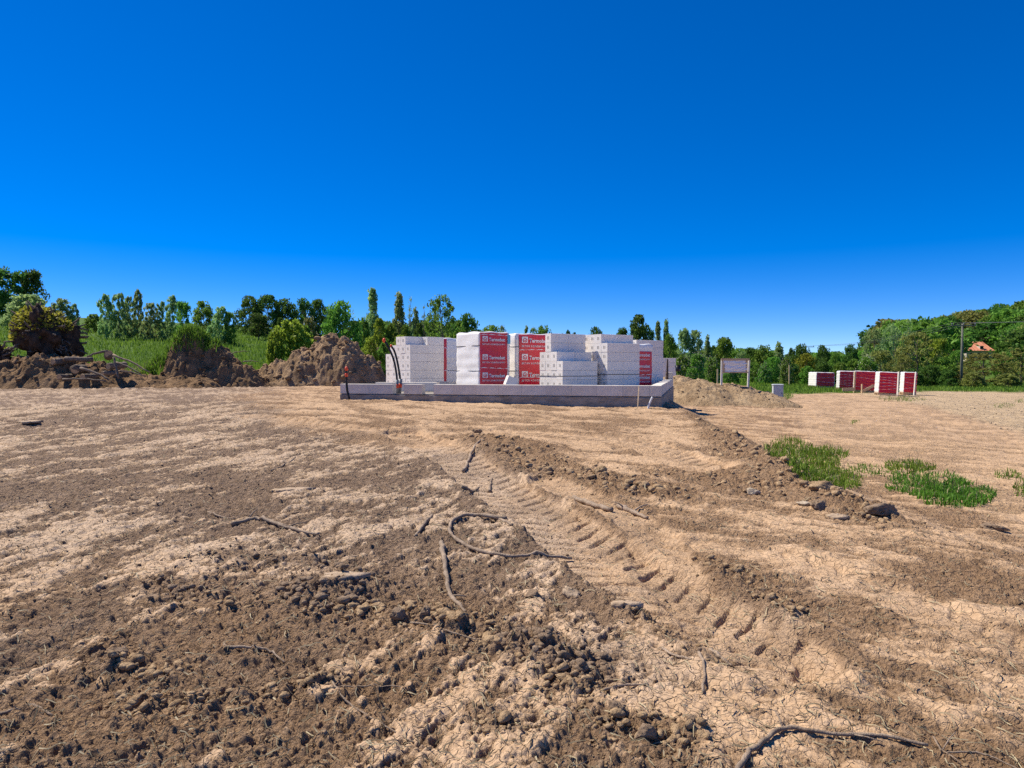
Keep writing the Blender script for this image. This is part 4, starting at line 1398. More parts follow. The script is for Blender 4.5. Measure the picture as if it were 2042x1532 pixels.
def plate(label, px, py, w, d, tilt=(0.1, 0.0), rz=0.0, seed=1):
    """a slab of dried crust lifted off the ground"""
    x, y = hit(px, py); r = random.Random(seed)
    n = 26
    ring = [(w / 2 * math.cos(a) * r.uniform(0.62, 1.15), d / 2 * math.sin(a) * r.uniform(0.62, 1.15)) for a in (2 * math.pi * k / n for k in range(n))]
    mb = MB()
    vs = [(a, b, 0.012 + r.uniform(0, 0.006)) for a, b in ring] + [(a * 0.97, b * 0.97, -0.012 - r.uniform(0, 0.01)) for a, b in ring]
    vs += [(a * 0.5, b * 0.5, 0.010 + r.uniform(0, 0.010)) for a, b in ring] + [(0, 0, 0.012)]
    fs = [(k + n, (k + 1) % n + n, (k + 1) % n, k) for k in range(n)] + [(k, (k + 1) % n, 2 * n + (k + 1) % n, 2 * n + k) for k in range(n)] + [(2 * n + k, 2 * n + (k + 1) % n, 3 * n) for k in range(n)]
    fs.append(tuple(n + k for k in range(n))[::-1])
    mb.add(vs, fs)
    o = link('crust_plate', mb.mesh('crust_plate', True), mats=M['crust_plate'], loc=(x, y, ground_z(x, y) + 0.016))
    o.rotation_euler = (tilt[0], tilt[1], rz)
    return tag(o, label, 'crust plate')


M['crust_plate'] = simple('crust_plate', (0.34, 0.245, 0.165), (0.52, 0.39, 0.275), 18, 0.95, 0.7, 60, 0.1, 0.1)
plate('lifted crust plate with a black gap beneath, right of the clods', 1252, 1220, 0.20, 0.11, (-0.12, 0.05), 0.1, 3)
plate('pale tilted crust plate beside the wheel track', 1142, 1180, 0.13, 0.16, (0.2, 0.15), 0.4, 4)
plate('broad crust plate overhanging the dark clods', 690, 1172, 0.32, 0.20, (-0.06, 0.03), 0.1, 5)
plate('cracked crust plate among the dark soil at left', 585, 985, 0.45, 0.25, (-0.06, 0.02), 0.5, 6)
plate('pale crust shard beside the big round dark clod', 1668, 1036, 0.20, 0.10, (0.2, -0.1), -0.5, 7)
plate('flat crust plate on the far left soil', 60, 845, 0.45, 0.3, (0.05, 0.0), 0.1, 8)

# ------------------------------------------------------------------ uprooted stumps and log pile
def tree_root(name, label, px, py, Y, w, h, seed, lean=0.3, leaves=2200):
    base = at(px, py, Y)
    t = thing(name, label, 'stump', base)
    V, F = ICO[5]
    V = V.copy()
    r = np.random.default_rng(seed)
    # subdivide once more for a ragged soil ball
    d = 1 + 0.0 * V[:, 0]
    for k in range(26):
        ax = r.normal(size=3); ax /= np.linalg.norm(ax)
        d += 0.055 * np.sin(V @ ax * r.uniform(3, 13) + r.uniform(0, 6))
    d += r.normal(size=len(d)) * 0.035
    f1, _, rid = worley(np.arctan2(V[:, 1], V[:, 0]) * 4.2, V[:, 2] * 5.5, seed)
    d += 0.16 * np.sqrt(np.clip(1 - (f1 / 0.6) ** 2, 0, 1)) * rid - 0.05
    P = V * d[:, None] * np.array([w / 2, w / 2.6, h / 2])
    P[:, 0] -= lean * P[:, 2]
    P[:, 0] *= np.interp(P[:, 2], [-h / 2, 0, h / 2], [0.75, 1.0, 0.85])
    P[:, 2] += h / 2
    link('root_ball', mesh_np('root_ball', P, F, False), t, M['root_soil'])
    mb = MB()
    for k in range(170):
        i = r.integers(len(P)); p = Vector(P[i]); c = Vector((0, 0, h / 2))
        nrm = (p - c).normalized(); q = p + nrm * r.uniform(0.05, 0.30) + Vector(r.normal(size=3)) * 0.10
        mb.tube([p - nrm * 0.1, p.lerp(q, 0.5) + Vector(r.normal(size=3)) * 0.04, q], [0.045, 0.035, 0.022], 5)
    link('roots', mb.mesh('roots', True), t, M['bark'])['kind'] = 'stuff'
    if leaves:
        n = leaves
        a = r.uniform(0, 2 * math.pi, n); e = r.uniform(-0.1, 1.0, n)
        rad = 1 + r.uniform(-0.05, 0.28, n)
        cx = np.cos(a) * np.sqrt(np.clip(1 - e ** 2, 0, 1)) * w / 2 * rad - lean * (e * h / 2) - 0.1
        cz = h / 2 + e * h / 2 * rad
        cy = np.sin(a) * np.sqrt(np.clip(1 - e ** 2, 0, 1)) * w / 2.6 * rad + 0.12
        C = np.stack([cx, cy, cz], 1)
        C = C[(C[:, 2] > h * 0.62) | ((C[:, 0] < -w * 0.35) & (C[:, 2] > h * 0.3)) | (r.random(n) < 0.06)]
        me = leaf_quads(C, 0.075, r, 'leaves')
        link('leaves', me, t, M['leaf_yellow'])
    return t


def leaf_quads(C, size, r, name, droop=0.0):
    n = len(C)
    a = r.normal(size=(n, 3)); a[:, 2] *= 0.6; a /= np.linalg.norm(a, axis=1)[:, None]
    b = np.cross(a, r.normal(size=(n, 3))); b /= np.linalg.norm(b, axis=1)[:, None] + 1e-9
    s = size * r.uniform(0.6, 1.35, n)[:, None]
    a = a * s; b = b * s * 0.62
    if droop: a[:, 2] -= droop * s[:, 0]
    V = np.stack([C - a, C + b * 0.9, C + a, C - b * 0.9], 1).reshape(-1, 3)
    F = np.arange(4 * n).reshape(-1, 4)
    return mesh_np(name, V, F, False)


M['root_soil'] = simple('root_soil', (0.022, 0.015, 0.011), (0.11, 0.072, 0.048), 5, 0.95, 1.0, 30, 0, 0.1, detail=9)
tree_root('uprooted_stump', 'huge uprooted stump leaning left with yellow-green shoots', 92, 722, 27.5, 1.95, 1.95, 5, 0.28)
tree_root('uprooted_stump', 'dark uprooted stump cut by the left picture edge', -8, 735, 27.0, 0.8, 0.85, 6, 0.0, 120)


def log(label, px, py, Y, ln, r, az, tilt=0.0, mat='bark'):
    """log with a pale cut end towards the viewer; az is where its far end points"""
    p = at(px, py, Y)
    t = thing('log', label, 'log', p)
    d = Vector((math.cos(az) * math.cos(tilt), math.sin(az) * math.cos(tilt), math.sin(tilt)))
    mb = MB(); n = 6
    rr = random.Random(int(px * 7 + py))
    mb.tube([d * (ln * k / n) + Vector((rr.uniform(-1, 1), rr.uniform(-1, 1), rr.uniform(-1, 1))) * r * 0.12 for k in range(n + 1)], [r * rr.uniform(0.92, 1.08) for _ in range(n + 1)], 12)
    link('bark', mb.mesh('bark', True), t, M[mat])
    mb = MB(); mb.tube([-d * 0.012, d * 0.01], [r * 0.9, r * 0.93], 12)
    link('cut_face', mb.mesh('cut_face'), t, M['cutwood'])
    return t


log('log with bright cut face at the left of the pile', 106, 722, 25.6, 0.7, 0.125, 1.25, 0.05)
log('thick log under the pile with a wide orange cut face', 150, 737, 25.2, 0.7, 0.16, 1.7, 0.05)
log('small log low in the pile with a round cut face', 165, 752, 24.9, 0.6, 0.11, 1.4, 0.0)
log('log jutting up from the top of the pile', 217, 706, 25.5, 0.8, 0.145, 2.1, -0.12)
log('log with pale cut face in the middle of the pile', 216, 731, 25.2, 0.7, 0.12, 1.2, 0.08)
log('short stub on the right side of the log pile', 205, 745, 25.0, 0.5, 0.09, 1.0, 0.05)
log('dark log end near the bottom of the pile', 118, 752, 25.0, 0.6, 0.10, 1.5, 0.0)
log('log lying crosswise behind the cut faces', 130, 716, 25.9, 0.9, 0.09, 0.25, -0.02)


def pole_branch(label, a, b, Y, r0, r1, mat='bark'):
    p0, p1 = at(*a, Y), at(*b, Y - 0.3)
    rr = random.Random(int(a[0] + b[1])); pts = []
    for k in range(8):
        pts.append(p0.lerp(p1, k / 7) + Vector((0, 0, math.sin(k / 7 * math.pi) * 0.05)) + Vector((rr.uniform(-1, 1), rr.uniform(-1, 1), rr.uniform(-1, 1))) * 0.02)
    mb = MB(); mb.tube([p - p0 for p in pts], [r0 + (r1 - r0) * k / 7 for k in range(8)], 7)
    return tag(link('branch', mb.mesh('branch', True), mats=M[mat], loc=p0), label, 'branch')


pole_branch('long pale branch sloping down to the right of the pile', (225, 708), (298, 742), 25.3, 0.04, 0.02, 'stick')
pole_branch('branch sloping left off the top of the pile', (214, 701), (174, 712), 25.5, 0.05, 0.03)
pole_branch('forked pale branch standing down through the pile', (226, 712), (236, 755), 25.0, 0.04, 0.03)
pole_branch('branch crossing the right part of the pile', (232, 722), (282, 748), 25.1, 0.035, 0.02)
pole_branch('grey branch low at the front of the pile', (160, 735), (218, 757), 24.8, 0.05, 0.03)
pole_branch('branch lying at the bottom of the pile', (125, 757), (210, 760), 24.7, 0.04, 0.025)
pole_branch('thin dark branch at the right end of the pile', (236, 740), (290, 752), 24.9, 0.03, 0.015)
pole_branch('bare twig poking out of the turf-capped heap', (462, 706), (495, 701), 27.5, 0.022, 0.008)
pole_branch('second bare twig low on the turf-capped heap', (485, 722), (515, 722), 27.4, 0.025, 0.01)

# ------------------------------------------------------------------ grass
def blades(name, X, Y, Z, H, W, r, lean=0.35, mat='grass', parent=None, label=None, origin=(0, 0, 0), segs=2):
    n = len(X)
    a = r.uniform(0, 2 * np.pi, n); la = r.uniform(0, 2 * np.pi, n); ll = H * lean * r.uniform(0.2, 1.2, n)
    dx, dy = np.cos(a) * W / 2, np.sin(a) * W / 2
    lx, ly = np.cos(la) * ll, np.sin(la) * ll
    X = X - origin[0]; Y = Y - origin[1]; Z = Z - origin[2]
    if segs == 1:
        V = np.stack([np.stack([X - dx, Y - dy, Z], 1), np.stack([X + dx, Y + dy, Z], 1), np.stack([X + lx, Y + ly, Z + H], 1)], 1).reshape(-1, 3)
        F = np.arange(3 * n).reshape(-1, 3)
    else:
        mx, my, mz = X + lx * 0.32, Y + ly * 0.32, Z + H * 0.62
        V = np.stack([np.stack([X - dx, Y - dy, Z], 1), np.stack([X + dx, Y + dy, Z], 1), np.stack([mx + dx * 0.75, my + dy * 0.75, mz], 1),
                      np.stack([mx - dx * 0.75, my - dy * 0.75, mz], 1), np.stack([X + lx, Y + ly, Z + H - ll * 0.3], 1)], 1).reshape(-1, 3)
        b = np.arange(n)[:, None] * 5
        F = np.concatenate([b + [0, 1, 2], b + [0, 2, 3], b + [3, 2, 4]], 0)
    me = mesh_np(name, V, F, False)
    o = link(name, me, parent, M[mat], loc=origin if parent is None else None)
    if label: o['label'] = label
    o['kind'] = 'stuff'
    return o


def grass_patch(label, ells, n, hmax, seed, stalks=25):
    r = np.random.default_rng(seed)
    xs, ys = [], []
    for (px, py, rx, ry, wt) in ells:
        k = int(n * wt)
        a = r.uniform(0, 2 * np.pi, k); q = r.random(k) ** 0.62 * 1.08
        x, y = ground_from(px + np.cos(a) * q * rx, py + np.sin(a) * q * ry)
        xs.append(x); ys.append(y)
    X, Y = np.concatenate(xs), np.concatenate(ys)
    keep = fbm(X * 3.2, Y * 3.2, 3, seed) > -0.12 + 0.3 * r.random(len(X)) - 0.18
    X, Y = X[keep], Y[keep]
    Z = fields(X, Y)['z'] - 0.01
    tuft = 0.55 + 0.45 * np.clip(fbm(X * 2.2, Y * 2.2, 2, seed + 5) * 2 + 0.4, 0, 1)
    H = hmax * (0.35 + 0.65 * r.random(len(X))) * tuft
    o = (float(X.mean()), float(Y.mean()), float(Z.mean()))
    t = tag(link('grass_patch', None, loc=o), label, 'grass patch', None, 'stuff')
    dr = r.random(len(X)) < 0.05
    blades('dry_blades', X[dr], Y[dr], Z[dr], H[dr] * 1.05, np.full(int(dr.sum()), 0.010), r, 0.8, 'straw', t, None, o)
    X, Y, Z, H = X[~dr], Y[~dr], Z[~dr], H[~dr]
    b = blades('blades', X, Y, Z, H, 0.010 + 0.006 * r.random(len(X)), r, 0.75, 'grass', t, None, o)
    if stalks:
        i = r.choice(len(X), min(stalks, len(X)), replace=False)
        s = blades('seed_stalks', X[i], Y[i], Z[i], hmax * r.uniform(1.1, 1.8, len(i)), np.full(len(i), 0.007), r, 0.25, 'straw_green', t, None, o)
    return t


M['straw_green'] = L_('seed_stalk', (0.12, 0.13, 0.04), (0.25, 0.23, 0.09), 0.3, 0.1)
grass_patch('tall dark green grass patch on the slope below the house corner', [(1575, 900, 48, 20, 0.30), (1640, 910, 48, 14, 0.24), (1625, 940, 50, 26, 0.34), (1680, 962, 40, 18, 0.12)], 5600, 0.18, 1, 40)
grass_patch('sparse thin grass between the two larger patches', [(1725, 942, 45, 10, 0.7), (1770, 945, 30, 8, 0.3)], 500, 0.12, 2, 10)
grass_patch('small green grass tuft nearest the road', [(1815, 932, 48, 13, 1.0)], 1000, 0.16, 3, 10)
grass_patch('wide green grass patch at the lower right edge of the road', [(1850, 970, 80, 24, 0.5), (1905, 990, 75, 24, 0.5)], 4600, 0.165, 4, 40)
grass_patch('grass tuft cut by the right picture edge', [(2050, 975, 30, 18, 0.7), (2010, 950, 25, 8, 0.3)], 500, 0.14, 5, 8)
grass_patch('green tuft at the base of the utility cabinet', [(1567, 792, 14, 6, 1.0)], 500, 0.32, 6, 6)
grass_patch('weedy strip under the nearest wrapped packs', [(1800, 797, 45, 5, 0.6), (1690, 779, 40, 4, 0.4)], 900, 0.28, 7, 8)
grass_patch('green patch in front of the farthest wrapped pack', [(1640, 770, 26, 4, 1.0)], 700, 0.3, 8, 6)
grass_patch('small weeds on the pale rubble at right', [(2000, 810, 24, 5, 0.6), (1705, 842, 10, 3, 0.15), (2035, 800, 12, 4, 0.25)], 420, 0.15, 9, 4)


def meadow_grass():
    r = np.random.default_rng(21)
    n = 150000
    az = np.radians(r.uniform(-42, 42, n)); d = 25 * (115 / 25) ** (r.random(n) ** 1.25)
    X, Y = d * np.sin(az), d * np.cos(az)
    f = fields(X, Y)
    keep = f['green'] > 0.35 + 0.4 * r.random(n)
    X, Y, Z = X[keep], Y[keep], f['z'][keep]
    tuft = 0.55 + 0.7 * np.clip(fbm(X * 0.7, Y * 0.7, 3, 8) + 0.3, 0, 1)
    H = (0.22 + 0.30 * r.random(len(X))) * tuft * np.interp(X / Y, [0.0, 0.3], [1.0, 0.62]) * np.clip(0.35 + f['green'][keep] * 0.75, 0, 1)
    W = 0.0014 * np.hypot(X, Y) * r.uniform(0.6, 1.3, len(X)) + 0.01
    blades('meadow_grass', X, Y, Z - 0.02, H, W, r, 0.45, 'grass_meadow', None, 'tall green meadow grass behind the soil heaps', (0, 0, 0), 1)
    # turf hanging over the heaps
    def turf(parent, top, xs, ys, n, h, seed):
        r = np.random.default_rng(seed)
        X = r.uniform(*xs, n); Y = r.uniform(*ys, n)
        Z = top(X, Y)
        return X, Y, Z, r
    X, Y, Z, r = turf(heapA, topA, (wx(296, YA), wx(440, YA)), (YA - 1.6, YA + 1.2), 7000, 0.3, 5)
    cut = (Z > macro(X, Y) + 0.35) & ((X < wx(352, YA)) | (Z > macro(X, Y) + 1.25 + 0.5 * r.random(len(X))))
    X, Y, Z = X[cut], Y[cut], Z[cut]
    b = heapA.location
    blades('turf', X, Y, Z - 0.02, 0.14 + 0.24 * r.random(len(X)), np.full(len(X), 0.034), r, 0.9, 'grass_meadow', heapA, None, (b.x, b.y, b.z))
    # dead straw stems on the edge of the meadow
    n = 260
    X = r.uniform(wx(230, 29), wx(345, 29), n); Y = r.uniform(27.5, 30, n); Z = fields(X, Y)['z']
    blades('dry_stems', X, Y, Z, 0.4 + 0.8 * r.random(n), np.full(n, 0.022), r, 0.6, 'straw', None, 'bleached dry stems along the meadow edge', (0, 0, 0))
    # weeds along the rear of the plot, between heaps and stacks
    n = 5200
    X = r.uniform(wx(250, 29.5), wx(345, 29.5), n); Y = r.uniform(28.2, 31, n); Z = fields(X, Y)['z']
    blades('tall_weeds', X, Y, Z, 0.35 + 0.65 * r.random(n) * np.clip(fbm(X, Y, 2, 9) + 0.7, 0.2, 1.2), np.full(n, 0.045), r, 0.6, 'grass_meadow', None, 'tall green weeds beside the turf-capped heap', (0, 0, 0))


meadow_grass()

# ------------------------------------------------------------------ trees
def make_proto(kind, seed):
    """unit tree: height 1, base at origin; returns (crown mesh, trunk mesh, blossom mesh or None)"""
    r = np.random.default_rng(seed)
    K = dict(
        round=dict(w=0.42, z0=0.16, n=75, cr=(0.07, 0.15), lv=62, leaf=0.032, shape='oval'),
        tall=dict(w=0.26, z0=0.12, n=80, cr=(0.05, 0.11), lv=52, leaf=0.027, shape='flame'),
        birch=dict(w=0.22, z0=0.14, n=80, cr=(0.04, 0.08), lv=36, leaf=0.022, shape='flame'),
        spare=dict(w=0.26, z0=0.20, n=46, cr=(0.04, 0.08), lv=14, leaf=0.018, shape='flame'),
        airy=dict(w=0.50, z0=0.10, n=105, cr=(0.05, 0.10), lv=40, leaf=0.024, shape='oval'),
        bush=dict(w=0.62, z0=0.0, n=85, cr=(0.09, 0.17), lv=52, leaf=0.042, shape='dome'),
        willow=dict(w=0.36, z0=0.05, n=90, cr=(0.05, 0.10), lv=46, leaf=0.032, shape='oval'),
        mass=dict(w=0.55, z0=0.05, n=70, cr=(0.10, 0.18), lv=56, leaf=0.040, shape='oval'),
    )[kind]
    C = []
    lean = r.uniform(-0.05, 0.05)
    while len(C) < K['n']:
        z = r.uniform(K['z0'], 0.97)
        t = (z - K['z0']) / (1 - K['z0'])
        if K['shape'] == 'oval': wr = math.sqrt(max(0.02, 1 - (1.75 * t - 0.70) ** 2 * 0.93))
        elif K['shape'] == 'flame': wr = (1 - t) ** 0.75 * min(1, t * 4 + 0.45)
        else: wr = math.sqrt(max(0.02, 1 - t * t))
        a = r.uniform(0, 6.283); q = K['w'] * wr * r.uniform(0.25, 1.0) ** 0.55
        q *= 1 + 0.22 * math.sin(2 * a + seed) + 0.18 * math.sin(3 * a + 7 * z + seed * 2)
        C.append((q * math.cos(a) + lean * z, q * math.sin(a), z))
    C = np.array(C)
    L = []
    for c in C:
        n = int(K['lv'] * r.uniform(0.5, 1.4)); rad = r.uniform(*K['cr'])
        d = r.normal(size=(n, 3)); d /= np.linalg.norm(d, axis=1)[:, None]
        p = c + d * rad * (r.random(n) ** 0.45)[:, None] * np.array([1.15, 1.15, 0.75])
        L.append(p)
    L = np.vstack(L)
    L = L[L[:, 2] > 0.005]
    L[:, 2] = np.minimum(L[:, 2], 1.0 + 0.02 * r.random(len(L)))
    crown = leaf_quads(L, K['leaf'], r, 'crown', 0.5 if kind in ('birch', 'willow') else 0.0)
    mb = MB()
    th = 0.017 if kind not in ('bush', 'mass') else 0.022
    zt = 0.86
    P = [Vector((lean * z + 0.012 * math.sin(z * 9 + seed), 0.010 * math.sin(z * 7 + seed * 3), z)) for z in np.linspace(-0.05, zt, 9)]
    mb.tube(P, [th * (1.25 - z) for z in np.linspace(0, 1, 9)], 7)
    for c in C[r.choice(len(C), min(22, len(C)), replace=False)]:
        z = max(0.03, min(zt, c[2] * r.uniform(0.45, 0.85)))
        b = Vector((lean * z, 0, z)); e = Vector(c)
        mb.tube([b, b.lerp(e, 0.5) + Vector((0, 0, 0.02)), e], [th * 0.5 * (1.1 - z), th * 0.32, th * 0.12], 5, cap=False)
    trunk = mb.mesh('trunk', True)
    bl = None
    if kind == 'bush':
        d = r.normal(size=(900, 3)); d /= np.linalg.norm(d, axis=1)[:, None]
        i = r.integers(len(C), size=900)
        p = C[i] + d * 0.15 * np.array([1.1, 1.1, 0.8]); p[:, 2] += 0.03
        p = p[p[:, 2] > 0.15]
        bl = leaf_quads(p, 0.024, r, 'blossom')
        bl.materials.append(M['blossom'])
    trunk.materials.append(M['bark'])
    return crown, trunk, bl


PROTO = {}
for kd, ns in (('round', 3), ('tall', 3), ('birch', 2), ('spare', 1), ('airy', 3), ('bush', 3), ('willow', 3), ('mass', 3)):
    PROTO[kd] = [make_proto(kd, 900 + 13 * i + len(kd)) for i in range(ns)]
WREF = dict(round=0.42, tall=0.26, birch=0.22, spare=0.26, airy=0.5, bush=0.62, willow=0.36, mass=0.55)
CROWN_CACHE = {}


def crown_with(me, mat):
    k = (me.name, mat)
    if k not in CROWN_CACHE:
        c = me.copy(); c.materials.clear(); c.materials.append(M[mat]); CROWN_CACHE[k] = c
    return CROWN_CACHE[k]


TREE_N = [0]


def tree(label, px, top, w, Y, kind, mat, name='deciduous_tree', group=None, blossom=False, cat=None, base=None):
    x = wx(px, Y); gz = float(macro(x, Y)) if Y > 34 else ground_z(x, Y)
    h = at(px, top, Y).z - gz
    if h < 0.5: h = 0.5
    if px < 480 and Y > 60 and kind != 'bush': w = w * 0.86
    TREE_N[0] += 1
    k = TREE_N[0]
    crown, trunk, bl = PROTO[kind][k % len(PROTO[kind])]
    t = thing(name, label, cat or ('shrub' if kind == 'bush' else 'tree'), (x, Y, gz - 0.03), (k * 2.399) % 6.283, group)
    sw = (w / FPX * Y / 2) / (WREF[kind] * 1.12)
    t.scale = (sw, sw, h)
    link('crown', crown_with(crown, mat), t)
    link('trunk', trunk, t)
    if blossom and bl: link('blossom', bl, t)
    return t


R2 = random.Random(5)
T = tree
# slope on the left, far to near
T('big dark broad tree at the far left edge', 18, 532, 95, 88, 'round', 'leaf_dark')
T('second dark broad tree right of the far left one', 64, 540, 68, 90, 'round', 'leaf_dark')
T('low grey-green bush in front of the big left trees', 62, 588, 105, 80, 'bush', 'leaf_silver', 'bush')
T('small grey-green tree at the end of the left bushes', 128, 596, 48, 78, 'willow', 'leaf_silver')
T('thin little tree right of the left bushes', 150, 606, 26, 78, 'willow', 'leaf_silver')
T('low shrub in the gap of the left tree row', 188, 626, 40, 80, 'bush', 'leaf_mid', 'bush')
for i, (px, top, w) in enumerate(((214, 588, 36), (238, 585, 36), (262, 590, 34), (276, 579, 30))):
    T(('first', 'second', 'third', 'tallest and last')[i] + ' silvery wind-blown tree of the dense left clump', px, top, w, 70 + i, 'willow', 'leaf_silver', 'willow_tree')
T('short silvery tree right of the dense clump', 301, 604, 36, 70, 'willow', 'leaf_silver', 'willow_tree')
T('slim wispy tree in the left row', 326, 600, 30, 71, 'willow', 'leaf_silver', 'willow_tree')
T('taller wispy tree with bent tip in the left row', 344, 590, 32, 72, 'willow', 'leaf_silver', 'willow_tree')
T('rounded tree behind the turf-capped heap', 366, 602, 42, 70, 'round', 'leaf_mid')
T('bright rounded tree right of the turf-capped heap top', 408, 602, 56, 68, 'round', 'leaf_mid')
T('feathery tree beside the bright rounded one', 440, 612, 46, 66, 'willow', 'leaf_silver', 'willow_tree')
T('small bush-like tree ending the left row', 458, 622, 30, 66, 'willow', 'leaf_mid')
T('tiny far tree in the gap before the dark wood', 470, 632, 12, 95, 'round', 'leaf_dark')
for i, (px, top, w) in enumerate(((500, 592, 56), (535, 590, 62), (572, 597, 56), (604, 597, 48), (632, 598, 38), (652, 612, 34))):
    T(('leftmost', 'second', 'third', 'fourth', 'fifth', 'rightmost') [i] + ' tree of the dark wood on the crest', px, top, w, 92 + i, 'mass', 'leaf_dark')
T('small dark tree standing before the dark wood', 517, 624, 44, 80, 'round', 'leaf_dark')
T('little dark bush before the dark wood', 560, 634, 20, 82, 'bush', 'leaf_dark', 'bush')
T('yellow-green bush behind the brown soil heap', 580, 637, 96, 41, 'bush', 'leaf_bright', 'bush')
T('low yellow-green bush at the left foot of the larger one', 549, 656, 46, 40, 'bush', 'leaf_bright', 'bush')
T('green bush close behind the brown soil heap', 606, 650, 56, 42, 'bush', 'leaf_mid', 'bush')
T('flowering shrub top beside the pale spoil bank', 615, 634, 36, 46, 'bush', 'leaf_olive', 'bush', blossom=True)
T('dense round tree above the brown soil heap', 680, 602, 74, 45, 'mass', 'leaf_mid')
T('tall birch right of the dense round tree', 744, 574, 40, 76, 'tall', 'leaf_silver', 'birch_tree')
T('second tall birch of the pair', 795, 582, 36, 77, 'tall', 'leaf_silver', 'birch_tree')
T('nearly bare slender birch between the tall ones', 817, 591, 24, 78, 'spare', 'leaf_silver', 'birch_tree')
T('lower slim birch right of the bare one', 829, 607, 24, 76, 'birch', 'leaf_silver', 'birch_tree')
T('thin birch beside the large green tree', 846, 607, 20, 75, 'spare', 'leaf_silver', 'birch_tree')
for i, (px, top, w, m) in enumerate(((726, 634, 34, 'leaf_mid'), (757, 636, 32, 'leaf_bright'), (782, 645, 30, 'leaf_mid'), (808, 648, 32, 'leaf_mid'), (836, 645, 30, 'leaf_dark'))):
    T(('leftmost round bush', 'bright round bush', 'middle bush', 'fourth low bush', 'dark rightmost bush')[i] + ' under the tall birches', px, top, w, 68, 'bush', m, 'bush')
T('large loose green tree behind the wrapped packs', 884, 588, 84, 48, 'airy', 'leaf_mid')
T('darker tree right of the large loose green one', 928, 628, 60, 50, 'mass', 'leaf_dark')
T('dark spreading tree behind the large loose one', 908, 640, 70, 52, 'mass', 'leaf_dark')
for i, (px, top, w, m) in enumerate(((738, 672, 44, 'leaf_bright'), (768, 676, 46, 'leaf_mid'), (800, 670, 46, 'leaf_bright'), (832, 668, 44, 'leaf_mid'), (864, 672, 44, 'leaf_bright'), (893, 674, 40, 'leaf_olive'), (752, 700, 40, 'leaf_mid'))):
    T(('leftmost bush', 'second bush', 'third bush', 'fourth bush', 'fifth bush', 'pale rightmost bush', 'low front bush')[i] + ' of the green thicket behind the left stacks', px, top, w, 35 + 0.4 * i, 'bush', m, 'bush', 'thicket behind the stacks')
for i, (px, top, w, Y, kd, m, lab) in enumerate((
        (982, 650, 62, 70, 'mass', 'leaf_mid', 'leafy tree top showing above the tall wrapped pack'), (1002, 648, 22, 66, 'airy', 'leaf_silver', 'pale sprig-like treetop above the tall wrapped pack'),
        (1030, 665, 22, 90, 'mass', 'leaf_dark', 'small dark treetop between the red packs'), (1050, 645, 18, 84, 'birch', 'leaf_silver', 'thin pale birch above the second red pack'),
        (1064, 652, 20, 84, 'airy', 'leaf_silver', 'wispy tree beside the thin pale birch'), (1084, 650, 42, 82, 'mass', 'leaf_mid', 'round treetop above the second red pack'),
        (1122, 664, 16, 120, 'round', 'leaf_dark', 'tiny far tree left of the stepped stack top'), (1132, 659, 14, 120, 'round', 'leaf_dark', 'tiny far tree above the stepped stack'), (1145, 664, 14, 120, 'round', 'leaf_dark', 'tiny far tree right above the stepped stack'),
        (1187, 654, 38, 85, 'mass', 'leaf_dark', 'round dark tree between the two open stacks'),
        (1240, 655, 34, 74, 'round', 'leaf_dark', 'smaller dark tree left of the tall dark one'), (1270, 630, 56, 72, 'round', 'leaf_dark', 'tall dark tree rising behind the right stacks'),
        (1294, 650, 26, 73, 'round', 'leaf_dark', 'dark tree closing up to the tall dark one'),
        (1312, 640, 22, 75, 'tall', 'leaf_silver', 'first pointed tree right of the tall dark one'), (1328, 636, 22, 75, 'tall', 'leaf_silver', 'taller pointed tree of the pair'),
        (1334, 664, 34, 70, 'round', 'leaf_mid', 'green tree below the pointed pair'),
        (1366, 656, 30, 72, 'round', 'leaf_silver', 'left half of the twin grey-green tree'), (1386, 660, 36, 72, 'round', 'leaf_silver', 'right half of the twin grey-green tree'),
        (1411, 668, 22, 74, 'tall', 'leaf_silver', 'slim tree after the twin tree'), (1445, 674, 48, 72, 'round', 'leaf_mid', 'round green tree above the notice board'),
        (1424, 690, 20, 78, 'round', 'leaf_dark', 'low tree left of the round green one'),
        (1478, 700, 20, 100, 'round', 'leaf_silver', 'small far tree right of the notice board'), (1497, 694, 34, 78, 'round', 'leaf_dark', 'dark tree right of the notice board'),
        (1522, 689, 44, 76, 'mass', 'leaf_mid', 'broad tree in the row above the cabinet'), (1554, 682, 34, 78, 'tall', 'leaf_silver', 'pointed grey-green tree above the cabinet'),
        (1577, 695, 16, 95, 'round', 'leaf_dark', 'small far dark tree after the pointed one'), (1600, 687, 40, 90, 'mass', 'leaf_dark', 'dark round tree behind the far pole'),
        (1640, 690, 34, 88, 'mass', 'leaf_dark', 'dark round tree above the farthest pack'), (1665, 705, 30, 82, 'mass', 'leaf_mid', 'low tree above the second red pack by the road'),
        (1698, 688, 34, 84, 'mass', 'leaf_dark', 'dark tree where the valley gap ends'), (1605, 706, 46, 70, 'mass', 'leaf_bright', 'bright green tree beside the far pole'),
        (1540, 712, 40, 68, 'mass', 'leaf_mid', 'lower green tree above the cabinet'), (1500, 722, 40, 68, 'mass', 'leaf_mid', 'low green tree right beside the notice board'))):
    T(lab, px, top, w, Y, kd, m)
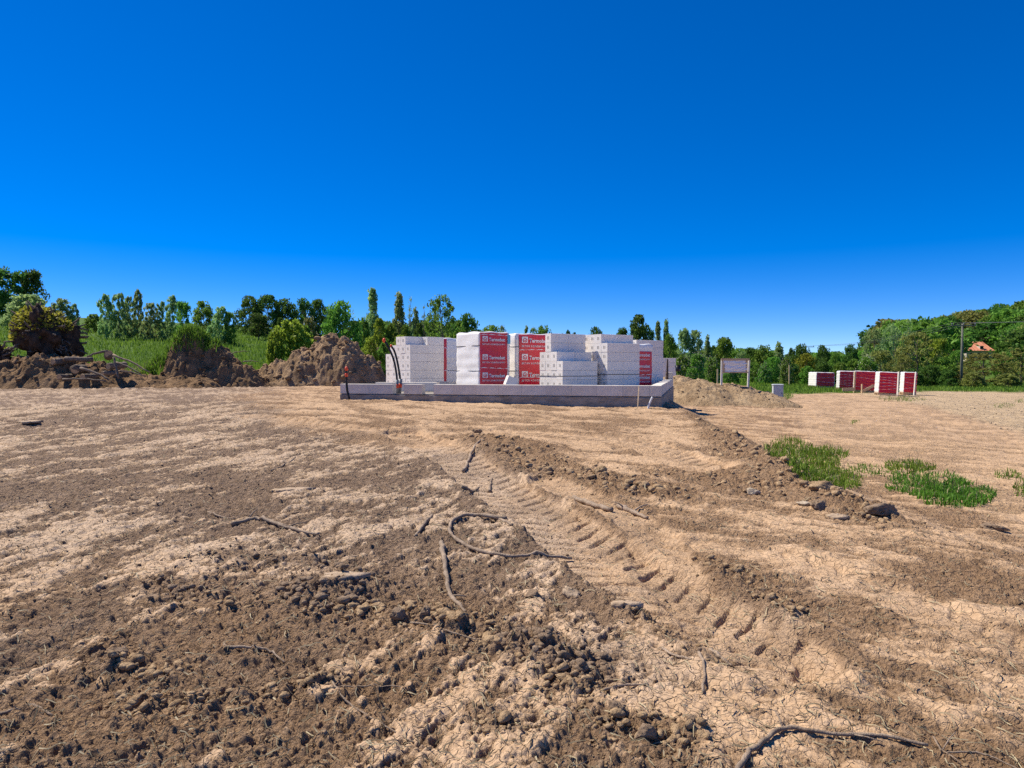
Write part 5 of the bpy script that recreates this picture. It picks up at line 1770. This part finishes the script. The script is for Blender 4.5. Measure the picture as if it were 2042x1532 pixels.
for i, (px, top, w, Y) in enumerate(((1358, 708, 40, 56), (1390, 706, 42, 55), (1420, 712, 36, 57), (1568, 712, 30, 60), (1730, 713, 54, 60), (1455, 722, 36, 60), (1525, 726, 30, 62))):
    T(('first whitish hawthorn left of the notice board', 'second whitish hawthorn left of the notice board', 'third whitish hawthorn left of the notice board', 'small whitish hawthorn right of the cabinet',
       'white flowering hawthorn above the red packs', 'whitish hawthorn behind the notice board', 'whitish hawthorn above the cabinet')[i], px, top, w, Y, 'bush', 'leaf_mid', 'hawthorn_bush', 'flowering hawthorns', True)
for i, (px, top, w, Y, m) in enumerate(((1640, 722, 50, 66, 'leaf_dark'), (1675, 722, 46, 66, 'leaf_mid'), (1705, 716, 44, 67, 'leaf_mid'), (1580, 726, 40, 66, 'leaf_dark'), (1345, 722, 40, 62, 'leaf_mid'), (1610, 730, 40, 62, 'leaf_mid'))):
    T(('dark bush behind the farthest pack', 'bush behind the second red pack', 'bush left of the white hawthorn', 'dark bush left of the far pole', 'bush behind the weathered stack', 'bush at the foot of the far pole')[i], px, top, w, Y, 'bush', m, 'bush')
# wooded edge on the right
for i, (px, top, w, Y, kd, m, lab) in enumerate((
        (1742, 655, 52, 92, 'airy', 'leaf_silver', 'grey airy tree at the left end of the wooded hill'), (1785, 645, 60, 90, 'airy', 'leaf_silver', 'tall grey airy tree with thin top'),
        (1812, 634, 40, 91, 'spare', 'leaf_silver', 'sparse treetop poking out above the airy trees'), (1755, 700, 70, 84, 'mass', 'leaf_olive', 'olive tree behind the white hawthorn'),
        (1830, 662, 96, 74, 'airy', 'leaf_olive', 'large olive-brown airy tree behind the red packs'), (1795, 705, 50, 72, 'airy', 'leaf_olive', 'lower olive tree left of the large one'),
        (1872, 676, 46, 80, 'round', 'leaf_bright', 'bright yellow-green tree left of the pole'), (1880, 712, 56, 72, 'mass', 'leaf_mid', 'green tree below the bright one'),
        (1905, 700, 40, 78, 'mass', 'leaf_mid', 'green tree just behind the near pole'), (1962, 703, 110, 70, 'airy', 'leaf_olive', 'wide grey-green willow right of the pole'),
        (2035, 690, 90, 71, 'airy', 'leaf_olive', 'green tree cut by the right picture edge'), (1925, 725, 50, 74, 'mass', 'leaf_olive', 'low tree between pole and wide willow'),
        (2004, 702, 50, 80, 'mass', 'leaf_mid', 'green tree behind the wide willow'), (1850, 728, 50, 70, 'mass', 'leaf_dark', 'dark low tree right of the packs'),
        (1820, 735, 40, 68, 'bush', 'leaf_dark', 'dark bush right behind the last pack'), (1890, 738, 44, 68, 'bush', 'leaf_dark', 'dark bush left of the pole foot'),
        (1940, 742, 50, 66, 'bush', 'leaf_olive', 'olive bush right of the pole foot'), (2010, 745, 60, 66, 'bush', 'leaf_olive', 'olive bush under the tree at the right edge'))):
    T(lab, px, top, w, Y, kd, m)


def hillside_wood():
    r = random.Random(12); n = 0
    spots = []
    for k in range(1500):
        a = r.uniform(0.47, 0.86); Y = r.uniform(112, 250)
        x = a * Y
        if a < 0.50 + 0.0002 * (Y - 110): continue
        if any((x - p) ** 2 + (Y - q) ** 2 < 5.2 ** 2 for p, q in spots): continue
        z = float(macro(x, Y)); h = r.uniform(7.0, 10.5)
        px = CXP + a * FPX
        ytop = HORY - (z + h - EYE) / Y * FPX
        # leave the roof on the slope in view
        if Y < 159 and abs(px - 1953) < 85 and ytop < 701: continue
        if (x - wx(1953, 160)) ** 2 + (Y - 163) ** 2 < 11.5 ** 2: continue
        spots.append((x, Y))
        o = tree('deciduous tree in the dense wood on the right hillside', px, ytop, r.uniform(7.5, 11) / Y * FPX, Y, 'mass', r.choice(['leaf_dark', 'leaf_dark', 'leaf_mid', 'leaf_mid', 'leaf_olive']), 'hillside_tree', 'trees of the hillside wood')
        n += 1
        if n >= 190: break
    return n


hillside_wood()
# far wood closing the horizon behind the tree rows
def far_wood():
    r = random.Random(31)
    for k in range(70):
        a = -0.22 + 0.80 * (k + r.random()) / 70
        if -0.05 < a < 0.16: h = r.uniform(3.5, 5)
        else: h = r.uniform(3.5, 6)
        Y = r.uniform(120, 150)
        px = CXP + a * FPX; z = float(macro(a * Y, Y))
        ytop = HORY - (z + h - EYE) / Y * FPX
        lim = np.interp(px, [0, 170, 300, 470, 640, 700, 850, 1000, 1200, 1400, 1600, 1700], [560, 640, 620, 650, 610, 640, 640, 668, 668, 690, 705, 700])
        ytop = max(ytop, lim)
        tree('low distant tree in the far wood behind the plot', px, ytop, 7.0 / Y * FPX, Y, 'mass', r.choice(['leaf_dark', 'leaf_mid']), 'distant_tree', 'far wood along the horizon')


far_wood()

# ------------------------------------------------------------------ power poles, wires and the house on the slope
def power_pole(label, px, top, Y, arm_w, rad):
    x = wx(px, Y); gz = float(macro(x, Y)); H = at(px, top, Y).z - gz
    t = thing('power_pole', label, 'power pole', (x, Y, gz))
    mb = MB(); mb.tube([(0, 0, -0.5), (0.02, 0, H * 0.5), (0.05, 0, H)], [rad, rad * 0.85, rad * 0.7], 10); link('pole', mb.mesh('pole', True), t, M['pole'])
    mb = MB(); mb.box(0.05 - arm_w / 2, 0.05 + arm_w / 2, -rad - 0.07, -rad, H - 0.22, H - 0.12); c = link('crossarm', mb.mesh('crossarm'), t, M['pole'])
    for k in (-0.92, 0.0, 0.92):
        mb = MB(); mb.tube([(0.05 + k * arm_w / 2, -rad - 0.035, H - 0.12), (0.05 + k * arm_w / 2, -rad - 0.035, H + 0.0), (0.05 + k * arm_w / 2, -rad - 0.035, H + 0.06)], [0.035, 0.05, 0.03], 8)
        link('insulator', mb.mesh('insulator', True), t, M['grey_plastic'])
    return t, H


pA, hA = power_pole('timber power pole with crossarm standing in the right meadow', 1917, 646, 68, 2.4, 0.13)
pB, hB = power_pole('distant power pole with crossarm above the farthest pack', 1606, 690, 118, 2.6, 0.15)
for k in (-1, 0, 1):
    a = pA.location + Vector((0.05 + k * 1.1, -0.16, hA + 0.06)); b = pB.location + Vector((0.05 + k * 1.2, -0.18, hB + 0.06))
    for nm, p0, p1, lab in (('span', a, b, 'between the two power poles'), ('span', a, a + Vector((38, -30, 1.5)), 'leading off to the right edge')):
        pts = [p0.lerp(p1, i / 16) - Vector((0, 0, 0.7 * math.sin(math.pi * i / 16))) for i in range(17)]
        mb = MB(); mb.tube([p - p0 for p in pts], 0.011, 5)
        tag(link('power_line', mb.mesh('power_line', True), mats=M['wire'], loc=p0), ('left', 'middle', 'right')[k + 1] + ' overhead wire ' + lab, 'wire', 'overhead wires')


def hill_house():
    Y = 160.0; x = wx(1953, Y); W, D = 6.4, 7.0
    zt = at(1953, 681, Y).z; zb = at(1953, 697, Y).z
    gz = float(macro(x, Y)) - 0.3
    t = thing('house', 'house with orange tiled roof among the hillside trees', 'house', (x, Y, gz), math.radians(6))
    e = zb - gz - 0.2; r_ = zt - gz
    mb = MB(); mb.box(-W / 2, W / 2, 0, D, -3, e); link('wall', mb.mesh('wall'), t, M['render_wall'])
    mb = MB(); o = 0.4
    mb.add([(-W / 2 - o, -o, e - 0.1), (W / 2 + o, -o, e - 0.1), (W / 2 + o, D + o, e - 0.1), (-W / 2 - o, D + o, e - 0.1), (-W / 2 - o + 0.5, D * 0.42, r_), (W / 2 + o - 0.9, D * 0.42, r_)],
           [(0, 1, 5, 4), (1, 2, 5), (2, 3, 4, 5), (3, 0, 4), (0, 3, 2, 1)])
    rf = link('roof', mb.mesh('roof'), t, M['roof_tile'])
    mb = MB()
    for k in range(9):
        u = -W / 2 + k * W / 8; mb.tube([(u, -o + 0.1, e - 0.02), (u * 0.92, D * 0.42, r_ + 0.02)], 0.07, 5)
    link('tile_ribs', mb.mesh('tile_ribs'), rf, M['roof_tile'])
    mb = MB(); mb.box(0.2, 1.1, 0.2, 1.6, e + 0.3, e + 1.0); link('dormer', mb.mesh('dormer'), rf, M['render_wall'])
    mb = MB(); mb.box(0.3, 1.0, 0.17, 0.195, e + 0.38, e + 0.92); link('dormer_window', mb.mesh('dormer_window'), rf, M['glass'])
    for u in (-1.8, 0.0, 1.8):
        mb = MB(); mb.box(u - 0.45, u + 0.45, -0.03, -0.003, e - 1.9, e - 0.6); link('window', mb.mesh('window'), t, M['glass'])


hill_house()
for i, (px, top, Y) in enumerate(((1574, 728, 58), (1431, 736, 44))):
    b0 = gpt(px, 750, -0.1, Y)
    plank(('thin grey fence post in front of the hawthorn row', 'thin stake left of the notice board')[i], b0, at(px, top, Y), 0.07, 0.07, name='fence_post', cat='post')
